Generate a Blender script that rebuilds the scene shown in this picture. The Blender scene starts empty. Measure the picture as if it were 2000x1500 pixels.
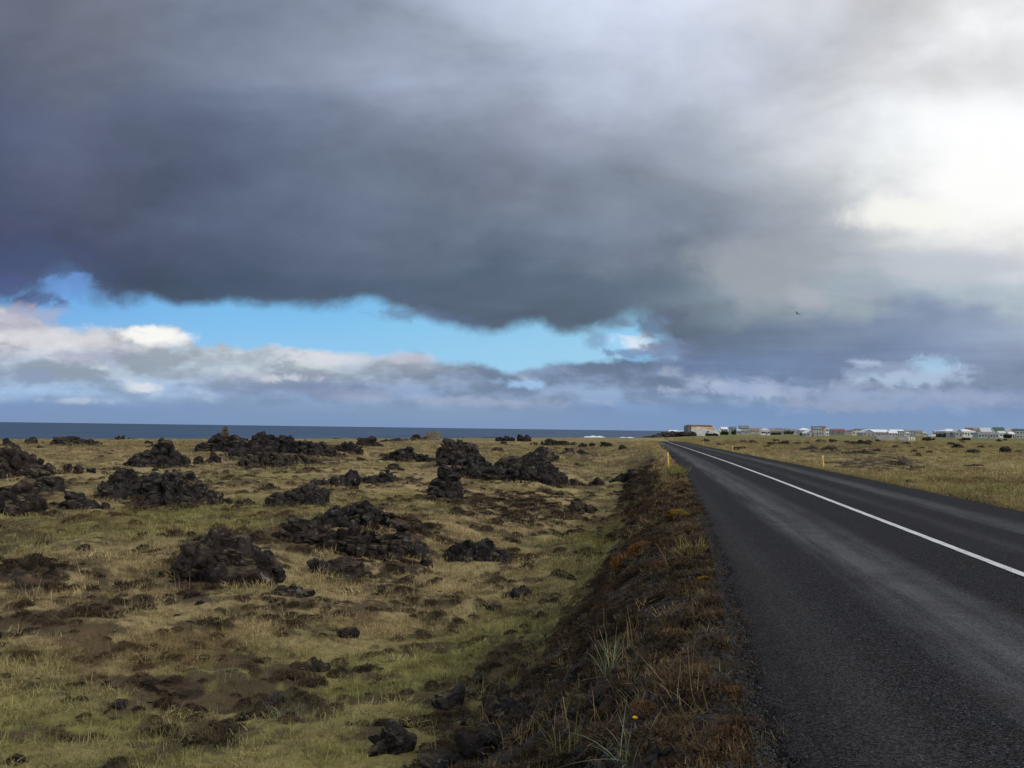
import bpy, math, random
import numpy as np
from mathutils import Matrix, Vector

# ------------------------------------------------------------------ camera
R_ = math.radians
FPX = 1675.0                      # focal length in pixels of a 2000 x 1500 frame
CAMZ = 1.6
YAW, PITCH, ROLL = 9.05, 2.99, 0.77
cam_mat = Matrix.Rotation(R_(YAW), 4, 'Z') @ Matrix.Rotation(R_(90 + PITCH), 4, 'X') @ Matrix.Rotation(R_(ROLL), 4, 'Z')
cd = bpy.data.cameras.new('camera')
cam = bpy.data.objects.new('camera', cd)
bpy.context.scene.collection.objects.link(cam)
cam.matrix_world = Matrix.Translation((0, 0, CAMZ)) @ cam_mat
cd.sensor_width = 36.0
cd.lens = 36.0 * FPX / 2000.0
cd.clip_start = 0.05
cd.clip_end = 90000
SC = bpy.context.scene
SC.camera = cam
SC.render.engine = 'CYCLES'
SC.view_settings.view_transform = 'Standard'
SC.view_settings.look = 'None'
SC.view_settings.exposure = 0.0
SC.view_settings.gamma = 1.0
SC.cycles.max_bounces = 4
SC.cycles.diffuse_bounces = 2
SC.cycles.glossy_bounces = 2
SC.cycles.use_denoising = True

CR = np.array(cam_mat.to_3x3())
def ray(px, py):
    d = CR @ np.array([(px - 1000) / FPX, -(py - 750) / FPX, -1.0])
    return d / np.linalg.norm(d)
F_ = np.array([-math.sin(R_(YAW)), math.cos(R_(YAW)), 0.0])     # heading on the ground
S_ = np.array([math.cos(R_(YAW)), math.sin(R_(YAW)), 0.0])      # to the right of it

def lin(c):
    return tuple(((v / 255) / 12.92 if v / 255 <= 0.04045 else ((v / 255 + 0.055) / 1.055) ** 2.4) for v in c)

# ------------------------------------------------------------------ node helper
class G:
    """tiny arithmetic layer over a node tree"""
    def __init__(s, nt): s.nt = nt
    def new(s, t, **k):
        n = s.nt.nodes.new(t)
        for a, b in k.items(): setattr(n, a, b)
        return n
    def put(s, sock, v):
        if isinstance(v, bpy.types.NodeSocket): s.nt.links.new(v, sock)
        elif v is not None: sock.default_value = v
    def m(s, op, a, b=None, c=None, clamp=False):
        n = s.new('ShaderNodeMath', operation=op, use_clamp=clamp)
        s.put(n.inputs[0], a)
        if b is not None: s.put(n.inputs[1], b)
        if c is not None: s.put(n.inputs[2], c)
        return n.outputs[0]
    def add(s, a, b): return s.m('ADD', a, b)
    def sub(s, a, b): return s.m('SUBTRACT', a, b)
    def mul(s, a, b): return s.m('MULTIPLY', a, b)
    def div(s, a, b): return s.m('DIVIDE', a, b)
    def mad(s, a, b, c): return s.m('MULTIPLY_ADD', a, b, c)
    def smooth(s, v, a, b, lo=0.0, hi=1.0):
        n = s.new('ShaderNodeMapRange', interpolation_type='SMOOTHSTEP')
        s.put(n.inputs[0], v); s.put(n.inputs[1], a); s.put(n.inputs[2], b)
        s.put(n.inputs[3], lo); s.put(n.inputs[4], hi)
        return n.outputs[0]
    def mix(s, f, a, b, blend='MIX'):
        n = s.new('ShaderNodeMix', data_type='RGBA', blend_type=blend)
        s.put(n.inputs[0], f)
        for i, v in ((6, a), (7, b)):
            if isinstance(v, tuple) and len(v) == 3: v = v + (1,)
            s.put(n.inputs[i], v)
        return n.outputs[2]
    def xyz(s, x, y, z=0.0):
        n = s.new('ShaderNodeCombineXYZ')
        for i, v in enumerate((x, y, z)): s.put(n.inputs[i], v)
        return n.outputs[0]
    def noise(s, vec, scale, detail=4, rough=0.55, dist=0.0, col=False, lac=2.0):
        n = s.new('ShaderNodeTexNoise')
        s.put(n.inputs['Vector'], vec)
        n.inputs['Scale'].default_value = scale
        n.inputs['Detail'].default_value = detail
        n.inputs['Roughness'].default_value = rough
        n.inputs['Lacunarity'].default_value = lac
        n.inputs['Distortion'].default_value = dist
        return n.outputs['Color' if col else 'Fac']
    def dot(s, v, c):
        n = s.new('ShaderNodeVectorMath', operation='DOT_PRODUCT')
        s.put(n.inputs[0], v); s.put(n.inputs[1], c)
        return n.outputs['Value']
    def curve(s, x, pts):
        n = s.new('ShaderNodeFloatCurve')
        s.put(n.inputs['Value'], x)
        c = n.mapping.curves[0]
        n.mapping.use_clip = False
        while len(c.points) < len(pts): c.points.new(0.5, 0.5)
        for p, (a, b) in zip(c.points, pts):
            p.location = (a, b); p.handle_type = 'AUTO'
        n.mapping.update()
        return n.outputs[0]
    def ramp(s, f, stops, interp='B_SPLINE'):
        n = s.new('ShaderNodeValToRGB')
        s.put(n.inputs[0], f)
        r = n.color_ramp; r.interpolation = interp
        while len(r.elements) < len(stops): r.elements.new(0.5)
        for i, (p, c) in enumerate(stops):
            r.elements[i].position = p
            r.elements[i].color = tuple(c) + (1,)
        return n.outputs[0]

# ------------------------------------------------------------------ world
SUN_EL = 30.0
sun_az = R_(-YAW + 122)          # clockwise from +Y
W = bpy.data.worlds.new('World'); SC.world = W; W.use_nodes = True
nt = W.node_tree; nt.nodes.clear(); g = G(nt)
tc = g.new('ShaderNodeTexCoord').outputs['Generated']
dF = g.dot(tc, tuple(F_)); dS = g.dot(tc, tuple(S_)); dZ = g.dot(tc, (0, 0, 1))
dFc = g.m('MAXIMUM', dF, 0.12)
u0 = g.div(dS, dFc); v0 = g.div(dZ, dFc)     # position on the far cloud wall that stands across the heading
# gentle drift so that no cloud border follows a grid
cv = g.xyz(u0, v0)
wv = g.noise(g.xyz(g.mad(v0, 0.8, u0), g.mad(u0, -0.35, g.mul(v0, 2.0))), 3.0, 6, 0.52, 0.3, col=True)
sw = g.new('ShaderNodeSeparateColor'); nt.links.new(wv, sw.inputs[0])
u = g.mad(g.sub(sw.outputs[0], 0.5), 0.30, u0)
v = g.mad(g.sub(sw.outputs[1], 0.5), g.smooth(v0, 0.03, 0.16, 0.05, 0.26), v0)
def uvp(px, py):
    d = ray(px, py); f = d @ F_
    return (d @ S_) / f, d[2] / f
def U(px, py=700): return uvp(px, py)[0]
fu = g.mad(u, 1 / 1.6, 0.5)
def FU(uu): return uu / 1.6 + 0.5
XS = [0, 200, 400, 600, 800, 1000, 1200, 1400, 1600, 1800, 2000]
UP = {
 0:   [(96,105,125),(106,113,130),(120,128,144),(134,142,156),(160,167,181),(182,188,199),(190,195,205),(193,197,205),(197,199,204),(203,205,208),(212,214,214)],
 120: [(86,96,121),(96,105,124),(112,121,138),(132,140,154),(153,161,176),(166,172,185),(172,178,189),(182,187,196),(194,197,203),(208,210,213),(224,226,228)],
 240: [(80,90,120),(90,100,125),(100,110,129),(110,119,135),(126,134,149),(138,144,156),(146,152,162),(160,166,175),(200,204,210),(216,220,225),(240,242,244)],
 350: [(74,84,114),(84,94,119),(92,102,121),(98,108,124),(107,116,130),(122,130,143),(140,148,158),(160,167,176),(186,192,198),(222,226,228),(240,242,243)],
 425: [(70,79,111),(77,87,111),(83,93,113),(91,101,118),(102,112,128),(116,126,140),(130,140,153),(150,158,168),(172,180,188),(216,218,217),(240,240,236)],
 500: [(66,74,110),(70,80,104),(76,87,106),(84,95,112),(91,102,118),(100,111,126),(112,121,134),(136,144,154),(162,169,178),(182,189,199),(208,212,218)],
 570: [(72,84,122),(70,80,104),(74,84,102),(80,90,106),(84,94,110),(88,97,111),(94,102,116),(116,124,136),(156,161,170),(166,172,184),(182,187,199)],
 635: [(80,92,128),(74,84,106),(78,87,104),(82,91,107),(86,94,110),(86,94,109),(94,102,116),(110,120,138),(122,133,158),(126,136,164),(150,157,178)],
 700: [(90,100,135),(90,100,135),(90,100,135),(90,100,135),(95,105,140),(110,122,152),(114,127,158),(118,132,164),(112,124,155),(112,123,154),(130,139,166)],
}
LO = {
 600: [(172,170,190),(190,190,206),(215,217,225),(210,214,224),(190,196,210),(140,152,182),(112,125,160),(118,132,164),(112,124,155),(112,123,154),(132,141,168)],
 650: [(198,198,210),(206,206,215),(222,223,226),(212,214,222),(186,190,205),(135,147,178),(112,125,160),(116,130,164),(112,124,155),(112,123,154),(130,140,167)],
 690: [(182,187,206),(190,192,208),(198,202,213),(200,204,212),(170,177,198),(126,138,170),(112,126,160),(114,128,162),(112,124,156),(118,130,160),(126,137,166)],
 735: [(156,170,202),(158,170,198),(172,181,203),(172,180,200),(134,146,176),(122,136,168),(122,136,168),(122,136,170),(118,130,163),(140,152,180),(122,134,165)],
 770: [(164,183,214),(152,170,202),(160,174,204),(140,154,188),(134,148,180),(140,154,184),(138,153,186),(138,153,186),(136,150,182),(136,149,180),(138,150,182)],
 805: [(126,147,190),(128,148,188),(132,150,187),(134,151,186),(140,156,188),(136,153,188),(130,149,188),(127,148,190),(128,149,190),(130,150,190),(134,152,190)],
 838: [(120,145,190),(121,146,190),(122,147,190),(125,149,190),(127,150,190),(128,151,192),(128,151,192),(128,151,193),(130,152,193),(132,154,194),(138,158,194)],
}
def grey(c, k):
    m = .3 * c[0] + .55 * c[1] + .15 * c[2]; return tuple(v * (1 - k) + m * k for v in c)
for y in LO:
    if y < 740: LO[y] = [grey(c, .38 if i < 4 else .12) for i, c in enumerate(LO[y])]
for y in LO: LO[y] = [(c[0] * .955, c[1] * 1.005, c[2]) if c[0] < 180 else c for c in LO[y]]
for y in (570, 635, 700): UP[y] = [(c[0] * .955, c[1] * 1.005, c[2]) for c in UP[y]]
for y in UP: UP[y] = [grey(c, .16 if i < 2 else .05) for i, c in enumerate(UP[y])]
for y in UP: UP[y] = [(c[0] * .975, c[1] * .995, c[2] * 1.035) if 1 < i < 8 and c[0] < 200 else c for i, c in enumerate(UP[y])]
def stack(tab):
    ys = sorted(tab, reverse=True)                 # from the horizon upwards
    out = None; pv = None
    for y in ys:
        stops = [(FU(U(x, 700)), lin(c)) for x, c in zip(XS, tab[y])]
        r = g.ramp(fu, stops)
        vv = uvp(1000, y)[1]
        out = r if out is None else g.mix(g.smooth(v, pv, vv), out, r)
        pv = vv
    return out
up = stack(UP); lo = stack(LO)
# billows: soft structure inside the great dark cloud, finer and flatter towards the horizon
bz = g.m('MAXIMUM', dZ, 0.03)
plane = g.xyz(g.div(dS, bz), g.div(dF, bz))
b1 = g.noise(g.xyz(g.mad(v0, 0.9, u0), g.mad(u0, -0.55, g.mul(v0, 2.4))), 2.6, 7, 0.5, 0.5)
b2 = g.noise(plane, 0.55, 6, 0.55, 0.4)
b3 = g.noise(g.xyz(g.add(u0, 5.0), g.mul(v0, 1.5)), 6.0, 8, 0.60, 0.25)
bb = g.add(g.add(g.mul(g.sub(b1, 0.48), 1.1), g.mul(g.sub(b2, 0.48), 0.6)), g.mul(g.sub(b3, 0.49), 0.85))
up = g.mix(1.0, up, g.xyz(*[g.mad(bb, 0.8, 1.07)] * 3), 'MULTIPLY')
# far bank: long flat heaps with lit tops
l1 = g.noise(g.xyz(g.mul(u0, 1.0), g.mul(v0, 2.3)), 10.0, 7, 0.56, 0.12)
l2 = g.noise(g.xyz(g.mul(g.add(u0, 0.006), 1.0), g.mul(g.add(v0, 0.013), 2.3)), 10.0, 7, 0.56, 0.12)
lit = g.smooth(g.sub(l1, l2), -0.10, 0.14, -0.6, 1.0)
fade = g.smooth(v0, 0.012, 0.05)
fade = g.mul(fade, g.smooth(u0, 0.25, 0.62, 1.0, 0.55))
lo = g.mix(1.0, lo, g.xyz(*[g.mad(g.mul(lit, fade), 0.30, 1.0)] * 3), 'MULTIPLY')
warmth = g.mul(g.smooth(l1, 0.55, 0.68), g.mul(fade, g.smooth(u0, -0.1, -0.35, 0.25, 0.5)))
lo = g.mix(warmth, lo, lin((228, 227, 222)))
# clear sky seen in the gaps
sky = g.new('ShaderNodeTexSky', sky_type='NISHITA', sun_disc=False)
sky.sun_elevation = R_(SUN_EL); sky.sun_rotation = sun_az
sky.air_density = 1.0; sky.dust_density = 0.6
nish = g.mix(1.0, sky.outputs[0], (0.10, 0.10, 0.10), 'MULTIPLY')
gap_ramp = g.ramp(fu, [(FU(U(0)), lin((98,162,226))), (FU(U(300)), lin((112,182,238))), (FU(U(700)), lin((120,192,240))), (FU(U(1100)), lin((140,203,238))), (FU(U(1900)), lin((165,212,236)))])
blue = g.mix(0.88, nish, gap_ramp)
blue = g.mix(g.smooth(v0, 0.15, 0.055, 0.0, 0.34), blue, lin((178, 216, 240)))
# ragged lower border of the dark cloud, upper border of the far bank
def fcurve(pts, base=0.0):
    P = []
    for px, py in pts:
        a, b = uvp(px, py); P.append((FU(a), b * 2.0))
    return g.mul(g.curve(g.mad(u0, 1 / 1.6, 0.5), P), 0.5)
top = fcurve([(-300, 560), (0, 596), (60, 584), (110, 552), (150, 556), (185, 582), (330, 590), (500, 598), (640, 592), (760, 598), (850, 632), (950, 652), (1030, 630), (1110, 658), (1180, 654), (1240, 630), (1290, 652), (1320, 694), (1350, 748), (1480, 738), (1600, 752), (1700, 744), (1850, 748), (2300, 748)])
bot = fcurve([(-300, 585), (0, 600), (60, 612), (100, 640), (250, 640), (300, 638), (350, 645), (380, 668), (500, 680), (620, 684), (720, 700), (800, 692), (870, 702), (960, 715), (1010, 728), (1080, 712), (1180, 705), (1300, 692), (1330, 700), (1345, 700), (1700, 690), (2300, 690)])
e1 = g.noise(g.xyz(u0, g.mul(v0, 1.25)), 11.0, 6, 0.56, 0.15)
e2 = g.noise(g.xyz(g.add(u0, 3.0), g.mul(v0, 1.6)), 20.0, 6, 0.56, 0.15)
edT = g.add(g.sub(v0, top), g.mad(g.sub(e1, 0.5), 0.050, 0.003))
edB = g.add(g.sub(v0, bot), g.mad(g.sub(e2, 0.5), 0.034, 0.0))
leftsoft = g.smooth(u0, U(230), U(120), 0.0, 1.0)
rightsoft = g.smooth(u0, U(1130), U(1260))
leftsoft = g.m('MAXIMUM', leftsoft, rightsoft)
mT = g.smooth(edT, g.mad(leftsoft, -0.014, -0.005), g.mad(leftsoft, 0.020, 0.014))
mB = g.smooth(edB, -0.006, 0.0045)
col = g.mix(mB, lo, blue)
col = g.mix(mT, col, up)
# single puffs and holes
ncol = g.noise(g.xyz(g.add(u0, 7.0), g.mul(v0, 1.5)), 26.0, 7, 0.62, 0.5)
nlow = g.noise(g.xyz(g.add(u0, 1.0), g.mul(v0, 1.2)), 9.0, 6, 0.55, 0.4)
def blob(col, cx, cy, rx, ry, c, k=1.0, soft=0.5, jag=1.4, base='hi'):
    a, b = uvp(cx, cy)
    x = g.mul(g.sub(u0, a), FPX / rx); y = g.mul(g.sub(v0, b), FPX / ry)
    d = g.m('SQRT', g.add(g.mul(x, x), g.mul(y, y)))
    d = g.mad(g.sub(ncol if base == 'hi' else nlow, 0.5), jag * 1.9, d)
    m = g.mul(g.smooth(d, 1.0 + soft * 0.5, 1.0 - soft * 0.5), k)
    return g.mix(m, col, lin(c))
# thin place at the far left, wisps
col = blob(col, 60, 530, 130, 42, (74, 86, 122), 0.6, 1.6, 2.4)
col = blob(col, 135, 562, 45, 22, (112, 158, 220), 0.7, 1.3, 2.6)
col = blob(col, 75, 585, 36, 15, (86, 100, 142), 0.75, 1.0, 2.8)
col = blob(col, 15, 560, 40, 22, (80, 92, 134), 0.8, 1.2, 2.4)
col = blob(col, 40, 625, 85, 26, (176, 174, 192), 0.7, 0.8, 1.6)
# bright heads in the bank
col = blob(col, 300, 655, 66, 17, (250, 250, 246), 0.95, 0.7, 1.0)
col = blob(col, 110, 660, 110, 20, (222, 222, 226), 0.7, 1.2, 1.8)
col = blob(col, 180, 700, 70, 16, (140, 148, 178), 0.55, 1.4, 2.0)
col = blob(col, 500, 738, 120, 12, (150, 158, 185), 0.5, 1.4, 2.0)
col = blob(col, 530, 738, 55, 8, (222, 226, 232), 0.6, 1.2, 2.4)
col = blob(col, 270, 757, 30, 8, (226, 228, 230), 0.7, 1.2, 2.2)
col = blob(col, 150, 783, 50, 6, (196, 206, 222), 0.6, 1.4, 2.4)
col = blob(col, 50, 735, 60, 14, (142, 156, 192), 0.5, 1.4, 2.2)
col = blob(col, 640, 700, 60, 12, (214, 216, 224), 0.55, 1.2, 2.2)
col = blob(col, 810, 700, 40, 10, (204, 202, 216), 0.55, 1.2, 2.2)
col = blob(col, 960, 785, 110, 9, (166, 176, 200), 0.6, 1.6, 2.4)
col = blob(col, 690, 772, 60, 10, (168, 178, 202), 0.6, 1.4, 2.2)
col = blob(col, 620, 765, 120, 11, (128, 140, 172), 0.5, 1.6, 2.2)
col = blob(col, 1030, 750, 42, 8, (160, 198, 236), 0.8, 1.2, 2.6)
# hole right of the middle
col = blob(col, 1245, 665, 62, 34, (142, 202, 242), 0.95, 0.8, 1.9)
col = blob(col, 1240, 668, 40, 15, (226, 234, 242), 0.8, 1.3, 2.4)
col = blob(col, 1290, 640, 42, 26, (98, 108, 128), 0.8, 1.6, 2.6)
col = blob(col, 1305, 680, 34, 20, (116, 130, 162), 0.8, 1.6, 2.4)
col = blob(col, 1215, 632, 30, 12, (104, 118, 142), 0.7, 1.4, 2.6)
col = blob(col, 1165, 665, 18, 14, (120, 150, 180), 0.6, 1.6, 2.6)
col = blob(col, 800, 612, 50, 14, (100, 116, 140), 0.6, 1.6, 2.6)
col = blob(col, 1215, 690, 38, 9, (118, 140, 176), 0.8, 0.9, 2.6)
# puffs above the houses
for (cx, cy, rx, ry, c) in ((1355, 752, 34, 12, (166,180,208)), (1410, 755, 30, 12, (176,190,214)), (1500, 765, 28, 13, (206,214,220)), (1500, 762, 60, 18, (156,172,204)),
                            (1440, 762, 60, 10, (160,176,208)), (1640, 790, 120, 14, (150,164,192)), (1680, 752, 50, 9, (150,164,190)), (1320, 762, 30, 8, (178,188,210)), (1900, 775, 120, 16, (142,156,188))):
    col = blob(col, cx, cy, rx, ry, c, 0.75, 1.3, 2.2)
col = blob(col, 1790, 730, 95, 20, (172, 192, 218), 0.9, 0.9, 1.7)
col = blob(col, 1818, 712, 34, 15, (168, 206, 232), 0.7, 1.3, 2.2)
col = blob(col, 1730, 718, 60, 10, (124, 138, 168), 0.6, 1.4, 2.6)
col = blob(col, 1770, 772, 200, 10, (158, 174, 202), 0.55, 1.6, 2.4)
col = blob(col, 1685, 708, 28, 8, (176, 192, 218), 0.85, 1.1, 2.0)
# heaps on the right
col = blob(col, 1500, 545, 120, 62, (160, 166, 175), 0.75, 0.9, 1.5, 'lo')
col = blob(col, 1575, 580, 48, 34, (172, 177, 186), 0.8, 0.7, 1.4, 'lo')
col = blob(col, 1700, 575, 45, 38, (164, 172, 186), 0.7, 0.7, 1.4, 'lo')
col = blob(col, 1860, 525, 130, 36, (190, 196, 206), 0.7, 0.9, 1.4, 'lo')
col = blob(col, 1930, 255, 150, 70, (255, 255, 255), 0.9, 1.9, 0.9, 'lo')
col = blob(col, 1980, 375, 230, 85, (255, 255, 254), 0.9, 1.4, 1.0, 'lo')
col = blob(col, 1780, 418, 112, 36, (250, 249, 243), 0.85, 0.8, 1.0, 'lo')
# air towards the horizon
col = g.mix(g.smooth(v0, 0.03, 0.0, 0.0, 0.7), col, lin((126, 150, 184)))
# the rest of the sky, behind and overhead: broken bright overcast
nb = g.noise(plane, 0.8, 6, 0.55, 0.3)
rest = g.mix(g.smooth(nb, 0.35, 0.7), (0.36, 0.40, 0.50), (1.05, 1.05, 1.05))
rest = g.mix(g.smooth(dZ, 0.0, -0.1), rest, (0.05, 0.05, 0.045))
col = g.mix(g.smooth(dF, 0.36, 0.62), rest, col)
col = g.mix(g.smooth(v0, 0.62, 1.1), col, rest)
bg = g.new('ShaderNodeBackground'); nt.links.new(col, bg.inputs[0])
bg.inputs[1].default_value = 1.0
wo = g.new('ShaderNodeOutputWorld'); nt.links.new(bg.outputs[0], wo.inputs[0])
W.cycles.sampling_method = 'MANUAL'; W.cycles.sample_map_resolution = 512

# ------------------------------------------------------------------ sun, veiled by cloud
sl = bpy.data.lights.new('sun', 'SUN'); sl.energy = 1.5; sl.angle = R_(11); sl.color = (1.0, 0.95, 0.86)
so = bpy.data.objects.new('sun', sl); SC.collection.objects.link(so)
sd = Vector((math.sin(sun_az) * math.cos(R_(SUN_EL)), math.cos(sun_az) * math.cos(R_(SUN_EL)), math.sin(R_(SUN_EL))))
so.rotation_euler = sd.to_track_quat('Z', 'Y').to_euler()
so.location = (40, 60, 60)

# ------------------------------------------------------------------ numpy noise
_rs = np.random.RandomState(7)
PERM = _rs.permutation(512).astype(np.int64)
GR2 = np.stack([np.cos(np.arange(64) * 2 * np.pi / 64), np.sin(np.arange(64) * 2 * np.pi / 64)], 1)
GR3 = _rs.normal(size=(256, 3)); GR3 /= np.linalg.norm(GR3, axis=1)[:, None]
def per2(x, y):
    xi = np.floor(x).astype(np.int64); yi = np.floor(y).astype(np.int64)
    xf = x - xi; yf = y - yi
    su = xf * xf * xf * (xf * (xf * 6 - 15) + 10); sv = yf * yf * yf * (yf * (yf * 6 - 15) + 10)
    def gr(a, b, fx, fy):
        h = PERM[(PERM[a & 511] + b) & 511] & 63
        return GR2[h, 0] * fx + GR2[h, 1] * fy
    n00 = gr(xi, yi, xf, yf); n10 = gr(xi + 1, yi, xf - 1, yf)
    n01 = gr(xi, yi + 1, xf, yf - 1); n11 = gr(xi + 1, yi + 1, xf - 1, yf - 1)
    return ((n00 * (1 - su) + n10 * su) * (1 - sv) + (n01 * (1 - su) + n11 * su) * sv) * 1.45
def fbm2(x, y, o=4, g_=0.5, l=2.03):
    a = 1.0; s = 0; t = 0
    for i in range(o):
        s = s + a * per2(x + 13.7 * i, y - 7.3 * i); t += a; a *= g_; x = x * l; y = y * l
    return s / t
def per3(p):
    pi = np.floor(p).astype(np.int64); f = p - pi
    w = f * f * f * (f * (f * 6 - 15) + 10)
    out = 0
    for dx in (0, 1):
        for dy in (0, 1):
            for dz in (0, 1):
                h = PERM[(PERM[(PERM[(pi[:, 0] + dx) & 511] + pi[:, 1] + dy) & 511] + pi[:, 2] + dz) & 511] & 255
                gd = GR3[h]
                val = gd[:, 0] * (f[:, 0] - dx) + gd[:, 1] * (f[:, 1] - dy) + gd[:, 2] * (f[:, 2] - dz)
                ww = (w[:, 0] if dx else 1 - w[:, 0]) * (w[:, 1] if dy else 1 - w[:, 1]) * (w[:, 2] if dz else 1 - w[:, 2])
                out = out + val * ww
    return out * 1.5
def sst(a, b, x):
    t = np.clip((x - a) / (b - a), 0, 1); return t * t * (3 - 2 * t)

# ------------------------------------------------------------------ terrain height
def zroad(y):
    return np.interp(y, [-400, 0, 30, 45, 66, 100, 146, 175, 200, 215, 230, 260, 330, 420, 520, 700, 3000],
                     [0, 0, 0, -.04, -.14, -.32, -.60, -.74, -.85, -1.0, -1.3, -1.9, -2.9, -2.75, -2.6, -2.4, -2])
def XL(y): return np.interp(y, [-50, 0, 4, 7, 10, 17, 30, 60, 200, 400], [.50, .54, .59, .70, .84, 1.05, 1.36, 1.6, 1.85, 1.9])
def XR(y): return np.interp(y, [-50, 8, 30, 80, 200, 400], [8.1, 7.95, 7.6, 7.5, 7.9, 8])
COAST = np.array([(-900, -400), (-420, -60), (-230, 90), (-165, 165), (-120, 245), (-85, 330), (-60, 430), (-30, 480), (-8, 500), (12, 540), (24, 640), (28, 900), (60, 1500), (200, 3600), (300, 9000)], float)
def coast_sd(x, y):
    """signed distance to the shore, positive on land"""
    best = np.full(np.shape(x), 1e9); sgn = np.ones(np.shape(x))
    for (ax, ay), (bx, by) in zip(COAST[:-1], COAST[1:]):
        dx, dy = bx - ax, by - ay; L = dx * dx + dy * dy
        t = np.clip(((x - ax) * dx + (y - ay) * dy) / L, 0, 1)
        d = np.hypot(x - ax - t * dx, y - ay - t * dy)
        s = np.sign((x - ax) * dy - (y - ay) * dx); s[s == 0] = 1
        m = d < best
        best = np.where(m, d, best); sgn = np.where(m, s, sgn)
    return best * sgn
MOUNDS = []      # (x, y, radius, height) hummocks that carry the outcrops
def terrain(x, y, fine=True):
    x = np.asarray(x, float); y = np.asarray(y, float)
    r = np.hypot(x, y)
    zr = zroad(y)
    n30 = fbm2(x / 34 + 5, y / 34, 3); n8 = fbm2(x / 9 + 31, y / 9 + 3, 3); n2 = fbm2(x / 2.4, y / 2.4 + 9, 3)
    zL = np.interp(r, [0, 60, 150, 250, 500, 1000], [-1.72, -1.78, -2.0, -2.35, -2.6, -2.6])
    hum = n30 * np.interp(r, [0, 15, 60, 150, 300], [.1, .3, .55, .5, .15]) + n8 * np.interp(r, [0, 12, 60, 200, 400], [.16, .42, .62, .40, .05]) + n2 * np.interp(r, [0, 20, 80, 200], [.10, .14, .16, .0])
    zL = zL + hum
    for mx, my, mr, mh in MOUNDS:
        zL = zL + mh * np.exp(-(((x - mx) ** 2 + (y - my) ** 2) / (mr * mr)))
    run = np.interp(y, [0, 40, 80, 120, 160, 200, 260], [2.7, 2.9, 3.6, 6, 13, 26, 30])
    dL = XL(y) - x
    zL = zL - .38 * np.exp(-((dL - run - 2.6) / 2.6) ** 2) * sst(5, 14, y) * (1 - sst(90, 150, y))
    tl = sst(0.12, 1.0, dL / run)
    tl = 0.55 * tl + 0.45 * np.clip((dL - .2) / (run * .9), 0, 1)
    bankn = (fbm2(x / .8 + 3, y / .8, 3) * .10 + fbm2(x / .25, y / .25 + 4, 2) * .035) * sst(0.05, .5, dL) * (1 - sst(1.3, 2.2, dL / run)) * np.interp(r, [0, 60, 150], [1, 1, 0])
    zl = (zr - .05) * (1 - tl) + zL * tl + bankn
    zR = np.interp(r, [0, 50, 120, 250, 450, 650, 900, 1300, 3000], [-.42, -.55, -.95, -1.25, -1.0, -.55, -.25, .2, 2.0])
    zR = zR + n30 * np.interp(r, [0, 40, 150, 500], [.1, .25, .5, .5]) + n8 * np.interp(r, [0, 40, 200, 600], [.06, .16, .22, .1]) + n2 * .04
    dR = x - XR(y)
    tr = sst(0, 1, dR / 2.6)
    zrr = (zr - .07) * (1 - tr) + zR * tr
    far = sst(230, 420, y)
    z = np.where(dL > 0, zl, np.where(dR > 0, zrr, zr - .07))
    # beyond the crest the two fields simply meet
    wside = sst(-10, 45, x)
    z = z * (1 - far) + (zL * (1 - wside) + zR * wside) * far
    # low olive hill behind the houses
    z = z + 9.5 * np.exp(-(((x - 610) / 95.) ** 2 + ((y - 1330) / 150.) ** 2))
    z = z + 5 * np.exp(-(((x - 930) / 150.) ** 2 + ((y - 1400) / 150.) ** 2))
    cs = coast_sd(x, y) + n30 * 14 + n8 * 3
    z = np.where(cs < 6, z + (cs - 6) * 0.35, z)
    z = np.maximum(z, -12)
    return z
def hz(x, y): return float(terrain(np.array([x]), np.array([y]))[0])
_TS = np.concatenate([np.arange(2, 40, .05), np.arange(40, 200, .25), np.arange(200, 1200, 1.0)])
def ground(px, py):
    """where the line of sight through a pixel of the photograph meets the land"""
    d = ray(px, py)
    X = d[0] * _TS; Y = d[1] * _TS; Z = CAMZ + d[2] * _TS
    below = np.nonzero(Z < terrain(X, Y))[0]
    i = below[0] if len(below) else len(_TS) - 1
    return np.array([X[i], Y[i], Z[i]])
def smooth_ground(px, py, z0):
    d = ray(px, py); t = (z0 - CAMZ) / d[2]
    return np.array([d[0] * t, d[1] * t, z0])

# ------------------------------------------------------------------ objects
def link(o):
    SC.collection.objects.link(o); return o
def tag(o, label=None, cat=None, group=None, kind=None):
    if label: o['label'] = label
    if cat: o['category'] = cat
    if group: o['group'] = group
    if kind: o['kind'] = kind
    return o
def np_mesh(name, V, Fc, mat=None, smooth=False, uniform=None):
    """V (n,3), Fc: list of int arrays (k faces of equal size) or a python list of faces"""
    me = bpy.data.meshes.new(name)
    V = np.asarray(V, np.float32)
    if isinstance(Fc, np.ndarray): Fc = [Fc]
    if isinstance(Fc, list) and len(Fc) and isinstance(Fc[0], np.ndarray) and Fc[0].ndim == 2:
        tot = np.concatenate([f.ravel() for f in Fc]).astype(np.int32)
        sizes = np.concatenate([np.full(len(f), f.shape[1], np.int32) for f in Fc])
    else:
        tot = np.array([i for f in Fc for i in f], np.int32)
        sizes = np.array([len(f) for f in Fc], np.int32)
    me.vertices.add(len(V)); me.vertices.foreach_set('co', V.ravel())
    me.loops.add(len(tot)); me.loops.foreach_set('vertex_index', tot)
    me.polygons.add(len(sizes))
    st = np.zeros(len(sizes), np.int32); st[1:] = np.cumsum(sizes)[:-1]
    me.polygons.foreach_set('loop_start', st); me.polygons.foreach_set('loop_total', sizes)
    me.polygons.foreach_set('use_smooth', np.full(len(sizes), smooth))
    me.update(calc_edges=True); me.validate()
    if mat: me.materials.append(mat)
    return me
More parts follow.
